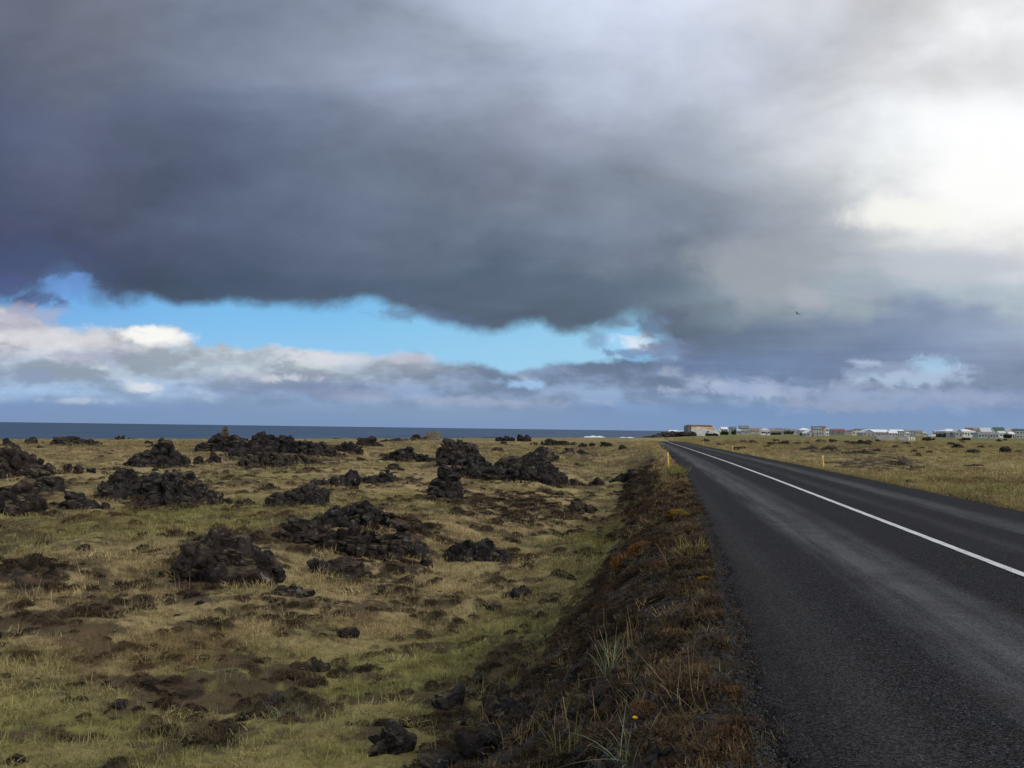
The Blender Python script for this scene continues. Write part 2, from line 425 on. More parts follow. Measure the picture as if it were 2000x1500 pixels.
def obj(name, me, parent=None, loc=None):
    o = bpy.data.objects.new(name, me); link(o)
    if parent: o.parent = parent
    if loc is not None: o.location = loc
    return o
def attr(me, name, a):
    t = me.attributes.new(name, 'FLOAT', 'POINT'); t.data.foreach_set('value', np.asarray(a, np.float32))

class MB:
    """collects simple solids into one mesh"""
    def __init__(s): s.v = []; s.f = []
    def raw(s, vs, fs):
        n = len(s.v); s.v += [tuple(map(float, p)) for p in vs]; s.f += [tuple(i + n for i in f) for f in fs]; return s
    def box(s, x0, x1, y0, y1, z0, z1):
        vs = [(x, y, z) for z in (z0, z1) for (x, y) in ((x0, y0), (x1, y0), (x1, y1), (x0, y1))]
        return s.raw(vs, [(3, 2, 1, 0), (4, 5, 6, 7), (0, 1, 5, 4), (1, 2, 6, 5), (2, 3, 7, 6), (3, 0, 4, 7)])
    def mesh(s, name, mat, smooth=False):
        me = bpy.data.meshes.new(name); me.from_pydata(s.v, [], s.f); me.update()
        if mat: me.materials.append(mat)
        if smooth: me.polygons.foreach_set('use_smooth', [True] * len(me.polygons))
        return me
    def build(s, name, mat, parent=None, smooth=False): return obj(name, s.mesh(name, mat, smooth), parent)

# ------------------------------------------------------------------ materials
def mat(name):
    m = bpy.data.materials.new(name); m.use_nodes = True
    m.node_tree.nodes.clear(); gg = G(m.node_tree)
    b = gg.new('ShaderNodeBsdfPrincipled'); o = gg.new('ShaderNodeOutputMaterial')
    m.node_tree.links.new(b.outputs[0], o.inputs[0])
    return m, gg, b
def flat_mat(name, c, rough=0.7, var=0.15, scale=3.0, spec=0.3, dirt=None):
    m, gg, b = mat(name)
    p = gg.new('ShaderNodeNewGeometry').outputs['Position']
    n = gg.noise(p, scale, 5, 0.6)
    cc = gg.mix(gg.smooth(n, .3, .7), tuple(v * (1 - var) for v in c), tuple(min(1, v * (1 + var)) for v in c))
    if dirt:
        cc = gg.mix(gg.smooth(gg.noise(p, scale * .35, 4, .6), .5, .62), cc, dirt)
    gg.put(b.inputs['Base Color'], cc); b.inputs['Roughness'].default_value = rough
    b.inputs['Specular IOR Level'].default_value = spec
    return m

STRAW = (0.340, 0.265, 0.130); OLIVE = (0.205, 0.195, 0.065); HEATH = (0.078, 0.060, 0.037); RUST = (0.150, 0.092, 0.045)
BANKC = (0.034, 0.026, 0.020); LAVA = (0.022, 0.019, 0.018)
def ground_colour(gg, get, var):
    """same plant colours for the sheet of ground and for the tufts that grow on it"""
    c = gg.mix(get('green'), STRAW, OLIVE)
    c = gg.mix(get('heath'), c, HEATH)
    c = gg.mix(get('rust'), c, RUST)
    return c

m_ground, gg, b = mat('moss_and_grass_ground')
geo = gg.new('ShaderNodeNewGeometry').outputs['Position']
def mk_get(gg, typ):
    def get(n):
        a = gg.new('ShaderNodeAttribute', attribute_type=typ, attribute_name=n)
        return a.outputs['Fac']
    return get
get = mk_get(gg, 'GEOMETRY')
c = ground_colour(gg, get, None)
nA = gg.noise(geo, 1.1, 8, 0.68, 0.4); nB = gg.noise(geo, 9.0, 6, 0.7, 0.2); nC = gg.noise(geo, 0.16, 6, 0.6, 0.3)
c = gg.mix(gg.smooth(nA, .52, .66, 0, .75), c, (0.066, 0.049, 0.028))
c = gg.mix(gg.smooth(nB, .50, .72, 0, .65), c, (0.055, 0.040, 0.022))
c = gg.mix(gg.smooth(nC, .50, .68, 0, .45), c, (0.110, 0.080, 0.042))
bankc = gg.mix(gg.smooth(gg.noise(geo, 6.0, 7, .7), .42, .62), BANKC, (0.060, 0.043, 0.031))
bankc = gg.mix(gg.smooth(gg.noise(geo, 2.2, 6, .7), .56, .66, 0, .6), bankc, (0.12, 0.085, 0.035))
c = gg.mix(get('bank'), c, bankc)
lavac = gg.mix(gg.smooth(gg.noise(geo, 2.0, 7, .7), .40, .62), (0.026, 0.021, 0.019), (0.085, 0.058, 0.036))
c = gg.mix(get('lava'), c, lavac)
c = gg.mix(get('meadow'), c, gg.mix(gg.smooth(gg.noise(geo, .035, 6, .6), .38, .62), (.105, .125, .045), (.17, .16, .075)))
gg.put(b.inputs['Base Color'], c)
b.inputs['Roughness'].default_value = 1.0; b.inputs['Specular IOR Level'].default_value = 0.08
bp = gg.new('ShaderNodeBump'); bp.inputs['Strength'].default_value = 0.9; bp.inputs['Distance'].default_value = 0.12
hh = gg.add(gg.mul(nA, .7), gg.mul(nB, .35))
gg.put(bp.inputs['Height'], hh); gg.put(b.inputs['Normal'], bp.outputs[0])

m_tuft, gg, b = mat('grass_blades')
get = mk_get(gg, 'INSTANCER')
c = ground_colour(gg, get, None)
c = gg.mix(get('bank'), c, (0.185, 0.130, 0.062))
v_ = get('tone')
c = gg.mix(1.0, c, gg.xyz(*[gg.mad(gg.m('POWER', v_, 2.2), 1.9, 0.38)] * 3), 'MULTIPLY')
gg.put(b.inputs['Base Color'], c); b.inputs['Roughness'].default_value = 0.85; b.inputs['Specular IOR Level'].default_value = 0.15
m_heath, gg, b = mat('heather_sprigs')
get = mk_get(gg, 'INSTANCER')
c = gg.mix(gg.smooth(get('tone'), .2, .9), (0.018, 0.014, 0.012), (0.090, 0.064, 0.040))
c = gg.mix(gg.mul(get('rust'), .7), c, (0.13, 0.070, 0.035))
gg.put(b.inputs['Base Color'], c); b.inputs['Roughness'].default_value = 0.9; b.inputs['Specular IOR Level'].default_value = 0.1
m_gravel, gg, b = mat('black_gravel')
get = mk_get(gg, 'INSTANCER')
c = gg.mix(get('tone'), (0.012, 0.011, 0.012), (0.065, 0.060, 0.060))
gg.put(b.inputs['Base Color'], c); b.inputs['Roughness'].default_value = 0.85; b.inputs['Specular IOR Level'].default_value = 0.25

def rock_material(name, dark, light, lichen=0.0, moss=0.0, sc=1.0):
    m, gg, b = mat(name)
    p = gg.new('ShaderNodeNewGeometry'); pos = p.outputs['Position']
    n1 = gg.noise(pos, 2.2 * sc, 9, .68, .3); n2 = gg.noise(pos, 14 * sc, 6, .7)
    c = gg.mix(gg.smooth(n1, .35, .7), dark, light)
    if lichen: c = gg.mix(gg.smooth(gg.noise(pos, 5 * sc, 5, .65, .5), .64 - .06 * lichen, .72, 0, .8), c, (.21, .21, .19))
    if moss:
        nz = gg.new('ShaderNodeSeparateXYZ'); gg.put(nz.inputs[0], p.outputs['Normal'])
        k = gg.add(gg.mul(nz.outputs[2], .5), gg.noise(pos, 1.6 * sc, 5, .6))
        c = gg.mix(gg.smooth(k, .95 - .1 * moss, 1.10 - .1 * moss, 0, .85), c, (.105, .082, .040))
    gg.put(b.inputs['Base Color'], c); b.inputs['Roughness'].default_value = .92; b.inputs['Specular IOR Level'].default_value = .2
    bp = gg.new('ShaderNodeBump'); bp.inputs['Strength'].default_value = 1.0; bp.inputs['Distance'].default_value = .09 / sc
    gg.put(bp.inputs['Height'], gg.add(n1, gg.mul(n2, .4))); gg.put(b.inputs['Normal'], bp.outputs[0])
    return m
m_lava = rock_material('basalt_lava', (.006, .005, .006), (.050, .042, .040), lichen=.9, moss=.7)
m_lava_brown = rock_material('brown_basalt_lava', (.007, .005, .005), (.060, .043, .036), lichen=1.0, moss=.6)
m_lava_moss = rock_material('mossy_lava', (.016, .014, .012), (.075, .060, .045), lichen=.4, moss=1.3)
m_lava_far = rock_material('far_lava', (.008, .007, .008), (.052, .043, .040), lichen=.2, moss=.5, sc=.5)
m_cairn = rock_material('cairn_stone', (.060, .050, .036), (.20, .18, .13), lichen=.8, moss=0)

# ------------------------------------------------------------------ rocks
def ico(sub):
    import bmesh
    bm = bmesh.new(); bmesh.ops.create_icosphere(bm, subdivisions=sub, radius=1)
    V = np.array([v.co[:] for v in bm.verts]); F = np.array([[v.index for v in f.verts] for f in bm.faces], np.int32)
    bm.free(); return V, F
ICO = {s: ico(s) for s in (1, 2, 3, 4, 5)}
CH = {}
def chunk(kind, sub):
    """unit lump of lava: broken planes plus rough clinker surface"""
    k = (kind, sub)
    if k in CH: return CH[k]
    rs = np.random.RandomState(100 + kind)
    D, F = ICO[sub]
    N = rs.normal(size=(11, 3)); N /= np.linalg.norm(N, axis=1)[:, None]
    H = rs.uniform(.55, 1.0, 11)
    dots = D @ N.T
    rr = np.where(dots > .12, H / np.maximum(dots, .12), 9.0).min(1)
    rr = np.minimum(rr, 1.15)
    o = rs.uniform(0, 50, 3)
    rr = rr * (1 + .20 * per3(D * 1.7 + o)) + .11 * (np.abs(per3(D * 3.6 + o + 9)) * 2 - .6) * 1.0
    if kind % 2 == 0:
        rr0 = np.minimum(np.where(dots > .1, H * .92 / np.maximum(dots, .1), 9.0).min(1), 1.2); rr = rr0 * (1 + .10 * per3(D * 2 + o))
    ka = .42 if kind % 2 == 0 else 1.0
    if sub >= 3: rr = rr + ka * (.10 * per3(D * 7 + o) + .085 * (0.45 - np.abs(per3(D * 11 + o)) * 2))
    if sub >= 4: rr = rr + ka * .065 * (0.4 - np.abs(per3(D * 21 + o)) * 2)
    if sub >= 5: rr = rr + .030 * per3(D * 45 + o)
    CH[k] = (D * rr[:, None], F); return CH[k]
def rotm(rs, tilt=1.0):
    return np.array((Matrix.Rotation(rs.uniform(0, 6.28), 3, 'Z') @ Matrix.Rotation(rs.normal() * .5 * tilt, 3, 'X') @ Matrix.Rotation(rs.normal() * .5 * tilt, 3, 'Y')))
HEAPS = []
def proj(V):
    q = (V - np.array([0, 0, CAMZ])) @ CR
    return 1000 - q[:, 0] / q[:, 2] * FPX, 750 + q[:, 1] / q[:, 2] * FPX
def fit(V, C, side, dirv, px0, px1, ytop, ybase, zg):
    """true the heap up to the width, height and distance measured for it"""
    V = V.copy()
    for it in range(3):
        sub = V[::max(1, len(V) // 3000)]
        up_ = sub[:, 2] > terrain(sub[:, 0], sub[:, 1]) - .0
        if up_.sum() < 8: break
        X, Y = proj(sub[up_]); D = float(C @ dirv); px = FPX / D
        a = ((V[:, :2] - C) @ side)
        k = np.clip((px1 - px0) / max(np.percentile(X, 99.5) - np.percentile(X, .5), 1), .6, 1.6)
        sh = ((px0 + px1) / 2 - (np.percentile(X, 99.5) + np.percentile(X, .5)) / 2) / px
        V[:, :2] += side * (a * (k - 1) + sh)[:, None]
        h_now = (zg - (CAMZ - (Y.min() - 840) / px)) ; top_now = -(Y.min()); top_want = -(ytop)
        zmax = V[:, 2].max(); want = zmax + (top_want - top_now) / px
        kz = np.clip((want - zg) / max(zmax - zg, .02), .35, 1.8)
        V[:, 2] = zg + (V[:, 2] - zg) * kz
        dy = np.percentile(Y, 99) - ybase
        if dy > 1:      # reaches too far towards us
            slope = 3.3 * FPX / (D * D); V[:, :2] += dirv * min(dy / slope * .7, .12 * D)
    return V
EXCL = []      # ground ellipses covered by rock: no grass in them
def rock_at(px0, px1, ytop, ybase, seed, prof=None, n=None, depth=0.6, mat_=None, lump=0.42, name='lava_outcrop', zbase=None):
    """an outcrop of broken lava standing between two columns of the view, as a heap of angular lumps"""
    rs = np.random.RandomState(seed)
    cx = (px0 + px1) / 2
    P = ground(cx, ybase)
    dist = math.hypot(P[0], P[1]); dirv = np.array([P[0], P[1]]) / dist; side = np.array([dirv[1], -dirv[0]])
    Wd = (px1 - px0) / FPX * (P @ F_)
    Dp = min(Wd * depth, 14 + .1 * dist)
    C = P[:2] + dirv * Dp * .5
    dt = ray(cx, ytop); t = (C @ dirv) / (dt[:2] @ dirv)
    zt = CAMZ + dt[2] * t
    zg = hz(*C)
    Ht = max(zt - zg, .036 * Wd, .03)
    prof = prof or [.55, .9, 1, .8, .5]
    if n is None: n = int(np.clip(6 + Wd / Ht * 7, 6, 60))
    big_ = n > 9
    if big_: n = int(n * 2.1); lump = lump * .66
    if lump > .68 and not big_: Ht = max(Ht, .42 * Wd)
    pxs = FPX / 2000 * 1024 / dist         # pixels per metre
    Vs, Fs = [], []; off = 0
    for i in range(n):
        a = rs.uniform(-1, 1) if n > 5 else (-1 + 2 * (i + .5) / n) * .7
        b_ = rs.uniform(-1, 1) * math.sqrt(max(0, 1 - a * a * .8))
        e = np.interp(a, np.linspace(-1, 1, len(prof)), prof)
        env = Ht * e * (1 - .45 * b_ * b_)
        s = min(env, Wd * .5) * lump * rs.uniform(.7, 1.45)
        s = max(s, Ht * .14)
        sc_ = s * (np.array([rs.uniform(.7, 1.7), rs.uniform(.7, 1.4), rs.uniform(.6, 1.7)]) if big_ else np.array([rs.uniform(.8, 1.5), rs.uniform(.8, 1.3), rs.uniform(.7, 1.25)]))
        q = C + side * a * (Wd / 2 - s * .8) + dirv * b_ * max(Dp / 2 - s * .6, 0)
        gz = hz(*q)
        top = env * rs.uniform(.55, 1.0)
        zc = max(gz + top - sc_[2] * .75, gz - sc_[2] * .1)
        if i < 3:      # make sure the summit is there
            jj = int(np.argmax(prof)); aa = -1 + 2 * jj / (len(prof) - 1)
            q = C + side * (aa * .8 * (Wd / 2 - s) + rs.normal() * s * .4) + dirv * rs.normal() * Dp * .08
            gz = hz(*q); zc = gz + Ht - sc_[2] * .85 - i * Ht * .12
        sub = 5 if s * pxs > 26 else 4 if s * pxs > 9 else 3 if s * pxs > 2.5 else 2
        V, F = chunk(int(rs.randint(12)), sub)
        V = (V * sc_) @ rotm(rs, 1.6 if big_ else 1).T + np.array([q[0], q[1], zc])
        Vs.append(V); Fs.append(F + off); off += len(V)
        if zc - sc_[2] * .7 > gz:          # fill below so nothing hangs in the air
            V, F = chunk(int(rs.randint(12)), min(sub, 4))
            k = (zc - gz) * .75
            V = (V * np.array([sc_[0] * 1.15, sc_[1] * 1.15, max(k, .2)])) @ rotm(rs, .3).T + np.array([q[0], q[1], gz + k * .35])
            Vs.append(V); Fs.append(F + off); off += len(V)
    V = np.concatenate(Vs); F = np.concatenate(Fs)
    V = fit(V, C, side, dirv, px0, px1, ytop, ybase, zg)
    org = np.array([C[0], C[1], zg])
    if px0 < 1100 and ybase > 1340: print('ROCK', seed, Wd, Ht, [float(np.percentile(q, p)) for q in proj(V) for p in (1, 99)], dist)
    me = np_mesh(name, V - org, F, mat_ or m_lava, smooth=False)
    o = obj(name, me, loc=org)
    ex = .34 if Wd > 2 else .48
    EXCL.append((C[0] - dirv[0] * .05, C[1] - dirv[1] * .05, Wd * ex + .10, Dp * ex + .14, side)); HEAPS.append((C[0], C[1], Wd, Dp, side, dirv, dist))
    return o

# ------------------------------------------------------------------ hummocks under the outcrops (real ground positions)
def mound(px, py, rad, h, z0=-1.9):
    P = smooth_ground(px, py, z0); MOUNDS.append((P[0], P[1], rad, h))
mound(520, 893, 12, 1.15); mound(640, 893, 9, .6); mound(20, 925, 5, .9); mound(330, 905, 5, .45)
mound(900, 915, 5, .5); mound(1050, 925, 5, .4); mound(250, 880, 9, .5); mound(840, 868, 10, .7)
mound(440, 1085, 2.0, .22); mound(690, 1040, 3, .35); mound(60, 1160, 2.2, .28); mound(190, 1240, 1.6, .15)
mound(1130, 1000, 4, -.35); mound(330, 1330, 1.2, .12); mound(1000, 850 + 30, 9, .3)

# ------------------------------------------------------------------ terrain sheet
def build_ground():
    ths = np.concatenate([np.linspace(-180, -52, 70)[:-1], np.linspace(-52, -44, 20)[:-1], np.linspace(-44, 26, 900)[:-1], np.linspace(26, 34, 20)[:-1], np.linspace(34, 180, 80)[:-1]])
    rad = np.concatenate([[0.15, .5, 1.0, 1.5], np.exp(np.arange(math.log(2.0), math.log(60), .0085)), np.exp(np.arange(math.log(60), math.log(4500), .0105))])
    T, Rr = np.meshgrid(np.radians(ths), rad)
    X = (Rr * np.sin(T)).ravel(); Y = (Rr * np.cos(T)).ravel()
    Z = terrain(X, Y)
    r = Rr.ravel()
    # tufty relief where the ground itself carries the texture
    rough = fbm2(X / .55, Y / .55 + 40, 3) * .045 + fbm2(X / .16 + 9, Y / .16, 2) * .018
    onroad = (X > XL(Y) - .05) & (X < XR(Y) + .05) & (Y < 330)
    mid = fbm2(X / 1.6 + 71, Y / 1.6, 4) * np.interp(r, [0, 6, 12, 40, 120, 400], [0, .05, .10, .18, .26, .25])
    Z = Z + np.where(onroad, 0, rough * np.interp(r, [0, 4, 40, 90], [.3, 1, 1, 0]) + mid * sst(.5, 4, np.maximum(XL(Y) - X, X - XR(Y) - .5)))
    nT = len(ths); nR = len(rad)
    i = np.arange(nR - 1)[:, None] * nT; j = np.arange(nT)[None, :]; j2 = (j + 1) % nT
    Fq = np.stack([i + j, i + j2, i + nT + j2, i + nT + j], 2).reshape(-1, 4)[:, ::-1].astype(np.int32)
    V = np.stack([X, Y, Z], 1)
    V = np.vstack([V, [[0, 0, float(terrain(np.array([0.]), np.array([0.]))[0])]]])
    ctr = len(V) - 1
    Ft = np.stack([np.full(nT, ctr), (np.arange(nT) + 1) % nT, np.arange(nT)], 1)[:, ::-1].astype(np.int32)
    me = np_mesh('ground', V, [Fq, Ft], m_ground, smooth=True)
    M = masks(V[:, 0], V[:, 1])
    for k in ('green', 'heath', 'rust', 'bank', 'lava', 'meadow'): attr(me, k, M[k])
    o = obj('ground', me); tag(o, kind='structure')
    return o
LAVAP = []
for (px, py, rx, ry) in ((985, 985, 150, 26), (1120, 880, 60, 12), (1720, 908, 95, 19), (560, 893, 110, 20), (60, 1165, 70, 26), (740, 1060, 110, 45), (430, 1110, 120, 45), (300, 960, 110, 32),
                         (1650, 872, 110, 10), (200, 1215, 60, 14), (1010, 1075, 70, 22), (590, 1300, 60, 16), (330, 1345, 70, 16), (1440, 862, 60, 5)):
    z0 = -1.85 if px < 1200 else -.9
    a = smooth_ground(px - rx, py, z0); b_ = smooth_ground(px + rx, py, z0); c_ = smooth_ground(px, py - ry, z0); d_ = smooth_ground(px, py + ry, z0)
    LAVAP.append(((a + b_) / 2, (b_ - a)[:2] / 2, (c_ - d_)[:2] / 2))
def masks(x, y):
    r = np.hypot(x, y)
    dL = XL(y) - x; run = np.interp(y, [0, 40, 80, 120, 160, 200, 260], [2.7, 2.9, 3.6, 6, 13, 26, 30])
    n1 = fbm2(x / 5.5 + 2, y / 5.5 + 8, 5, .6); n2 = fbm2(x / 1.3 + 40, y / 1.3, 4, .6); n3 = fbm2(x / 11 + 77, y / 11, 4); n4 = fbm2(x / .45, y / .45 + 5, 3, .6)
    n5 = fbm2(x / 3 + 60, y / 3 + 20, 4, .6)
    right = sst(-2, 8, x - XR(y))
    green = np.clip(.42 + 1.5 * n3 + .8 * n2 - np.interp(r, [0, 25, 60, 120, 300], [-.22, -.05, .2, .3, .1]) , 0, 1)
    green = np.where(x > XR(y), np.clip(green + .35, 0, 1), green)
    green = np.where(r > 500, np.clip(.55 + n3, 0, 1), green)
    heath = sst(-.08, .16, n5 * .9 + .8 * n2 + .5 * n4 + .07 * sst(-3.5, -7, x + .12 * y) * sst(30, 12, r)) * .95
    heath = heath * np.interp(r, [0, 60, 200, 500], [1, .9, .65, .2])
    green = np.clip(green + .26 * sst(.5, .8, dL / run) * sst(2.2, 1.2, dL / run) * sst(8, 14, y) * (1 - sst(60, 100, y)), 0, 1)
    rust = sst(.12, .36, n1 + .3 * n4) * .6 * np.interp(r, [0, 300, 600], [1, .9, .1])
    rust = np.where(right > .5, rust * 1.7, rust); heath = np.where(right > .5, np.clip(heath * .6 + .9 * sst(.05, .3, fbm2(x / 9 + 90, y / 16, 5, .6)) * sst(6, 14, x - XR(y)), 0, 1), heath)
    tt = dL / run * np.interp(y, [0, 9, 14, 30, 45], [1, 1, 1.38, 1.42, 1.05]) + n2 * .22 + n4 * .10
    bank = sst(1.12, .92, tt) * sst(-.1, .04, dL) * sst(120, 45, y + n1 * 40)
    # grass over the shoulder further along the road
    shoulder = sst(18, 42, y) * sst(.42, .26, tt)
    bank = np.clip(bank * (1 - .9 * shoulder) * (1 - .55 * sst(.30, .5, n5 + .4 * n4)), 0, 1)
    heath = heath * (1 - shoulder); green = green * (1 - .4 * shoulder)
    edgeR = sst(1.3, .2, x - XR(y)) * sst(-.2, .0, x - XR(y))
    bank = np.maximum(bank, edgeR * .9 * sst(.3, -.1, n4))
    lava = np.zeros_like(x)
    for C, A, B in LAVAP:
        dx = x - C[0]; dy = y - C[1]
        det = A[0] * B[1] - A[1] * B[0]
        s = (dx * B[1] - dy * B[0]) / det; t = (A[0] * dy - A[1] * dx) / det
        q = np.sqrt(s * s + t * t) - n2 * .8 - n4 * .5
        lava = np.maximum(lava, sst(1.0, .75, q))
    lava = lava * sst(-.25, .1, n2 + n4 * .8 + .12)
    lava = np.maximum(lava, sst(.50, .62, n5 + .5 * n2 + .3 * n1) * np.interp(r, [0, 25, 60, 400, 600], [0, .3, 1, .9, 0]))
    cs = coast_sd(x, y)
    lava = np.where(cs < 8, 1.0, lava)
    meadow = sst(330, 430, r) * right * (1 - .75 * sst(.08, .3, n1 + .5 * fbm2(x / 30, y / 60, 4))) * .9
    return dict(meadow=meadow, green=green, heath=heath, rust=np.clip(rust, 0, 1), bank=bank, lava=lava * (1 - bank))
ground_obj = build_ground()

# ------------------------------------------------------------------ sea
m_sea, gg, b = mat('sea_water')
p = gg.new('ShaderNodeNewGeometry').outputs['Position']
st = gg.new('ShaderNodeMapping'); st.inputs['Scale'].default_value = (1, .35, 1); gg.put(st.inputs[0], p)
ns = gg.noise(st.outputs[0], .02, 8, .62, .4)
gg.put(b.inputs['Base Color'], gg.mix(gg.smooth(ns, .35, .7), (.018, .058, .125), (.050, .095, .160)))
b.inputs['Roughness'].default_value = .55; b.inputs['Specular IOR Level'].default_value = .22
bp = gg.new('ShaderNodeBump'); bp.inputs['Strength'].default_value = .6; bp.inputs['Distance'].default_value = 1.5
gg.put(bp.inputs['Height'], gg.noise(st.outputs[0], .12, 6, .6)); gg.put(b.inputs['Normal'], bp.outputs[0])
SEAZ = -5.0
me = np_mesh('sea', np.array([(-60000, -3000, SEAZ), (60000, -3000, SEAZ), (60000, 60000, SEAZ), (-60000, 60000, SEAZ)]), np.array([[0, 1, 2, 3]], np.int32), m_sea)
tag(obj('sea', me), kind='structure')
m_foam, gg, b = mat('white_foam')
p = gg.new('ShaderNodeNewGeometry').outputs['Position']
gg.put(b.inputs['Base Color'], gg.mix(gg.smooth(gg.noise(p, .35, 6, .65), .4, .6), (.50, .56, .60), (.88, .90, .91))); b.inputs['Roughness'].default_value = .9
def wave(px0, px1, ytop, r, seed, label):
    rs = np.random.RandomState(seed)
    a = ray(px0, 850); b2 = ray(px1, 850)
    A = a[:2] / (a[:2] @ F_[:2]) * r; B = b2[:2] / (b2[:2] @ F_[:2]) * (r * 1.02)
    d = ray((px0 + px1) / 2, ytop); top = CAMZ + d[2] / (d @ F_) * r
    n = 90; V = []; F = []
    for i in range(n + 1):
        t = i / n; P = A * (1 - t) + B * t; env = math.sin(math.pi * t) ** .45
        h = (top - SEAZ) * env * (.45 + .55 * abs(math.sin(t * 9 + seed)) ** .7 * rs.uniform(.6, 1))
        w = 5 + 6 * env * rs.uniform(.7, 1.2)
        for k, (dx, z) in enumerate(((-w, -.3), (-w * .4, h * .55), (0, h), (w * .5, h * .5), (w, -.3))):
            V.append((P[0] + dx * F_[0], P[1] + dx * F_[1], SEAZ + z))
        if i:
            q = i * 5
            for k in range(4): F.append((q - 5 + k, q + k, q + k + 1, q - 4 + k))
    me = bpy.data.meshes.new('breaking_wave'); V = np.array(V); c0 = V.mean(0); c0[2] = SEAZ
    me.from_pydata([tuple(v - c0) for v in V], [], F); me.materials.append(m_foam)
    tag(obj('breaking_wave', me, loc=c0), label, 'wave', 'white waves breaking along the shore')
wave(1140, 1182, 850.5, 760, 1, 'small white breaker furthest left of the surf, beyond the grassy shore')
wave(1203, 1246, 853, 700, 2, 'longer white breaker in the middle of the surf beside the dark point of rocks')
wave(1222, 1272, 856, 640, 5, 'low strip of foam in front of the dark rocky point')

# ------------------------------------------------------------------ road
m_road, gg, b = mat('asphalt_with_stone_chips')
p = gg.new('ShaderNodeNewGeometry').outputs['Position']
sx = gg.new('ShaderNodeSeparateXYZ'); gg.put(sx.inputs[0], p); X_ = sx.outputs[0]; Y_ = sx.outputs[1]
vor = gg.new('ShaderNodeTexVoronoi', feature='F1'); vor.inputs['Scale'].default_value = 105; gg.put(vor.inputs['Vector'], p)
sc_ = gg.new('ShaderNodeSeparateColor'); gg.put(sc_.inputs[0], vor.outputs['Color'])
chip = sc_.outputs[0]
big = gg.noise(p, 1.3, 6, .65); vbig = gg.noise(p, .25, 5, .6)
stx = gg.new('ShaderNodeMapping'); stx.inputs['Scale'].default_value = (3.2, .16, 1); gg.put(stx.inputs[0], p)
streak = gg.noise(stx.outputs[0], 1.0, 7, .65)
def track(cx, w, k):
    d = gg.m('ABSOLUTE', gg.sub(gg.mad(gg.sub(streak, .5), .55, X_), cx))
    return gg.mul(gg.smooth(d, w, w * .1), k)
worn = gg.m('MAXIMUM', gg.m('MAXIMUM', track(2.50, .60, 1.0), track(2.95, .34, .55)), gg.m('MAXIMUM', track(1.25, .35, .22), gg.m('MAXIMUM', track(6.2, .55, .75), track(5.0, .35, .25))))
worn = gg.mul(worn, gg.mad(gg.smooth(streak, .3, .65), .7, .4))
c = gg.mix(gg.smooth(chip, .15, .95), (.005, .005, .006), (.045, .045, .050))
spk = gg.smooth(sc_.outputs[1], .92, 1.0, 0, .7)
c = gg.mix(spk, c, (.14, .135, .14))
c2 = gg.mix(gg.smooth(chip, .1, .9), (.070, .070, .074), (.150, .150, .157))
c = gg.mix(gg.m('MULTIPLY', worn, .85, clamp=True), c, c2)
c = gg.mix(gg.smooth(big, .45, .7, 0, .35), c, (.022, .020, .022))
c = gg.mix(gg.smooth(vbig, .5, .7, 0, .2), c, (.045, .044, .047))
edge = gg.smooth(X_, 1.9, .6, 0, .45)
c = gg.mix(edge, c, gg.mix(gg.smooth(chip, .2, .9), (.009, .008, .008), (.030, .027, .027)))
gg.put(b.inputs['Base Color'], c); b.inputs['Roughness'].default_value = .95; b.inputs['Specular IOR Level'].default_value = .06
bp = gg.new('ShaderNodeBump'); bp.inputs['Strength'].default_value = .9; bp.inputs['Distance'].default_value = .007
gg.put(bp.inputs['Height'], gg.sub(1.0, vor.outputs['Distance'])); gg.put(b.inputs['Normal'], bp.outputs[0])
def zsurf(x, y): return zroad(y) + .02 + .035 * (1 - ((x - 4.3) / 4.0) ** 2)
def build_road():
    ys = np.concatenate([np.arange(-25, 2, .5), np.arange(2, 30, .06), np.arange(30, 80, .3), np.arange(80, 330, 1.)])
    lf = np.concatenate([np.linspace(0, .06, 9)[:-1], np.linspace(.06, .94, 26), np.linspace(.94, 1, 9)[1:]])
    n = len(lf)
    xl = XL(ys) + fbm2(ys / .7, ys * 0 + 2, 4, .6) * .22 * np.interp(ys, [0, 20, 60], [1, 1, 1.5]) + fbm2(ys / .12, ys * 0 + 8, 3) * .035; xr = XR(ys) + fbm2(ys / 1.1, ys * 0 + 22, 4, .6) * .18
    X = xl[:, None] * (1 - lf) + xr[:, None] * lf; Y = np.repeat(ys[:, None], n, 1)
    Z = zsurf(X, Y) + fbm2(X / 1.5, Y / 4, 2) * .006
    Z[:, 0] -= .10; Z[:, -1] -= .10
    Z[:, 1] -= .012; Z[:, -2] -= .012
    V = np.stack([X.ravel(), Y.ravel(), Z.ravel()], 1)
    i = np.arange(len(ys) - 1)[:, None] * n; j = np.arange(n - 1)[None]
    F = np.stack([i + j, i + j + 1, i + n + j + 1, i + n + j], 2).reshape(-1, 4).astype(np.int32)
    tag(obj('road', np_mesh('road', V, F, m_road, True)), kind='structure')
build_road()
m_line, gg, b = mat('road_paint')
p = gg.new('ShaderNodeNewGeometry').outputs['Position']
k = gg.add(gg.mul(gg.noise(p, 60, 4, .7), .6), gg.mul(gg.noise(p, 2.0, 6, .7), .5))
gg.put(b.inputs['Base Color'], gg.mix(gg.smooth(k, .55, .70, 0, .85), (.58, .58, .59), (.10, .10, .105))); b.inputs['Roughness'].default_value = .7
ys = np.concatenate([np.arange(-25, 40, .25), np.arange(40, 300, 1.0)])
V = []
for y in ys:
    w = .062; j = .004 * math.sin(y * 5.1) + .003 * math.sin(y * 13.7)
    for x in (4.12 - w + j, 4.12 + w - j * .5): V.append((x, y, zsurf(x, y) + .008 + np.interp(y, [20, 120], [0, .012])))
F = np.array([[2 * i, 2 * i + 1, 2 * i + 3, 2 * i + 2] for i in range(len(ys) - 1)], np.int32)
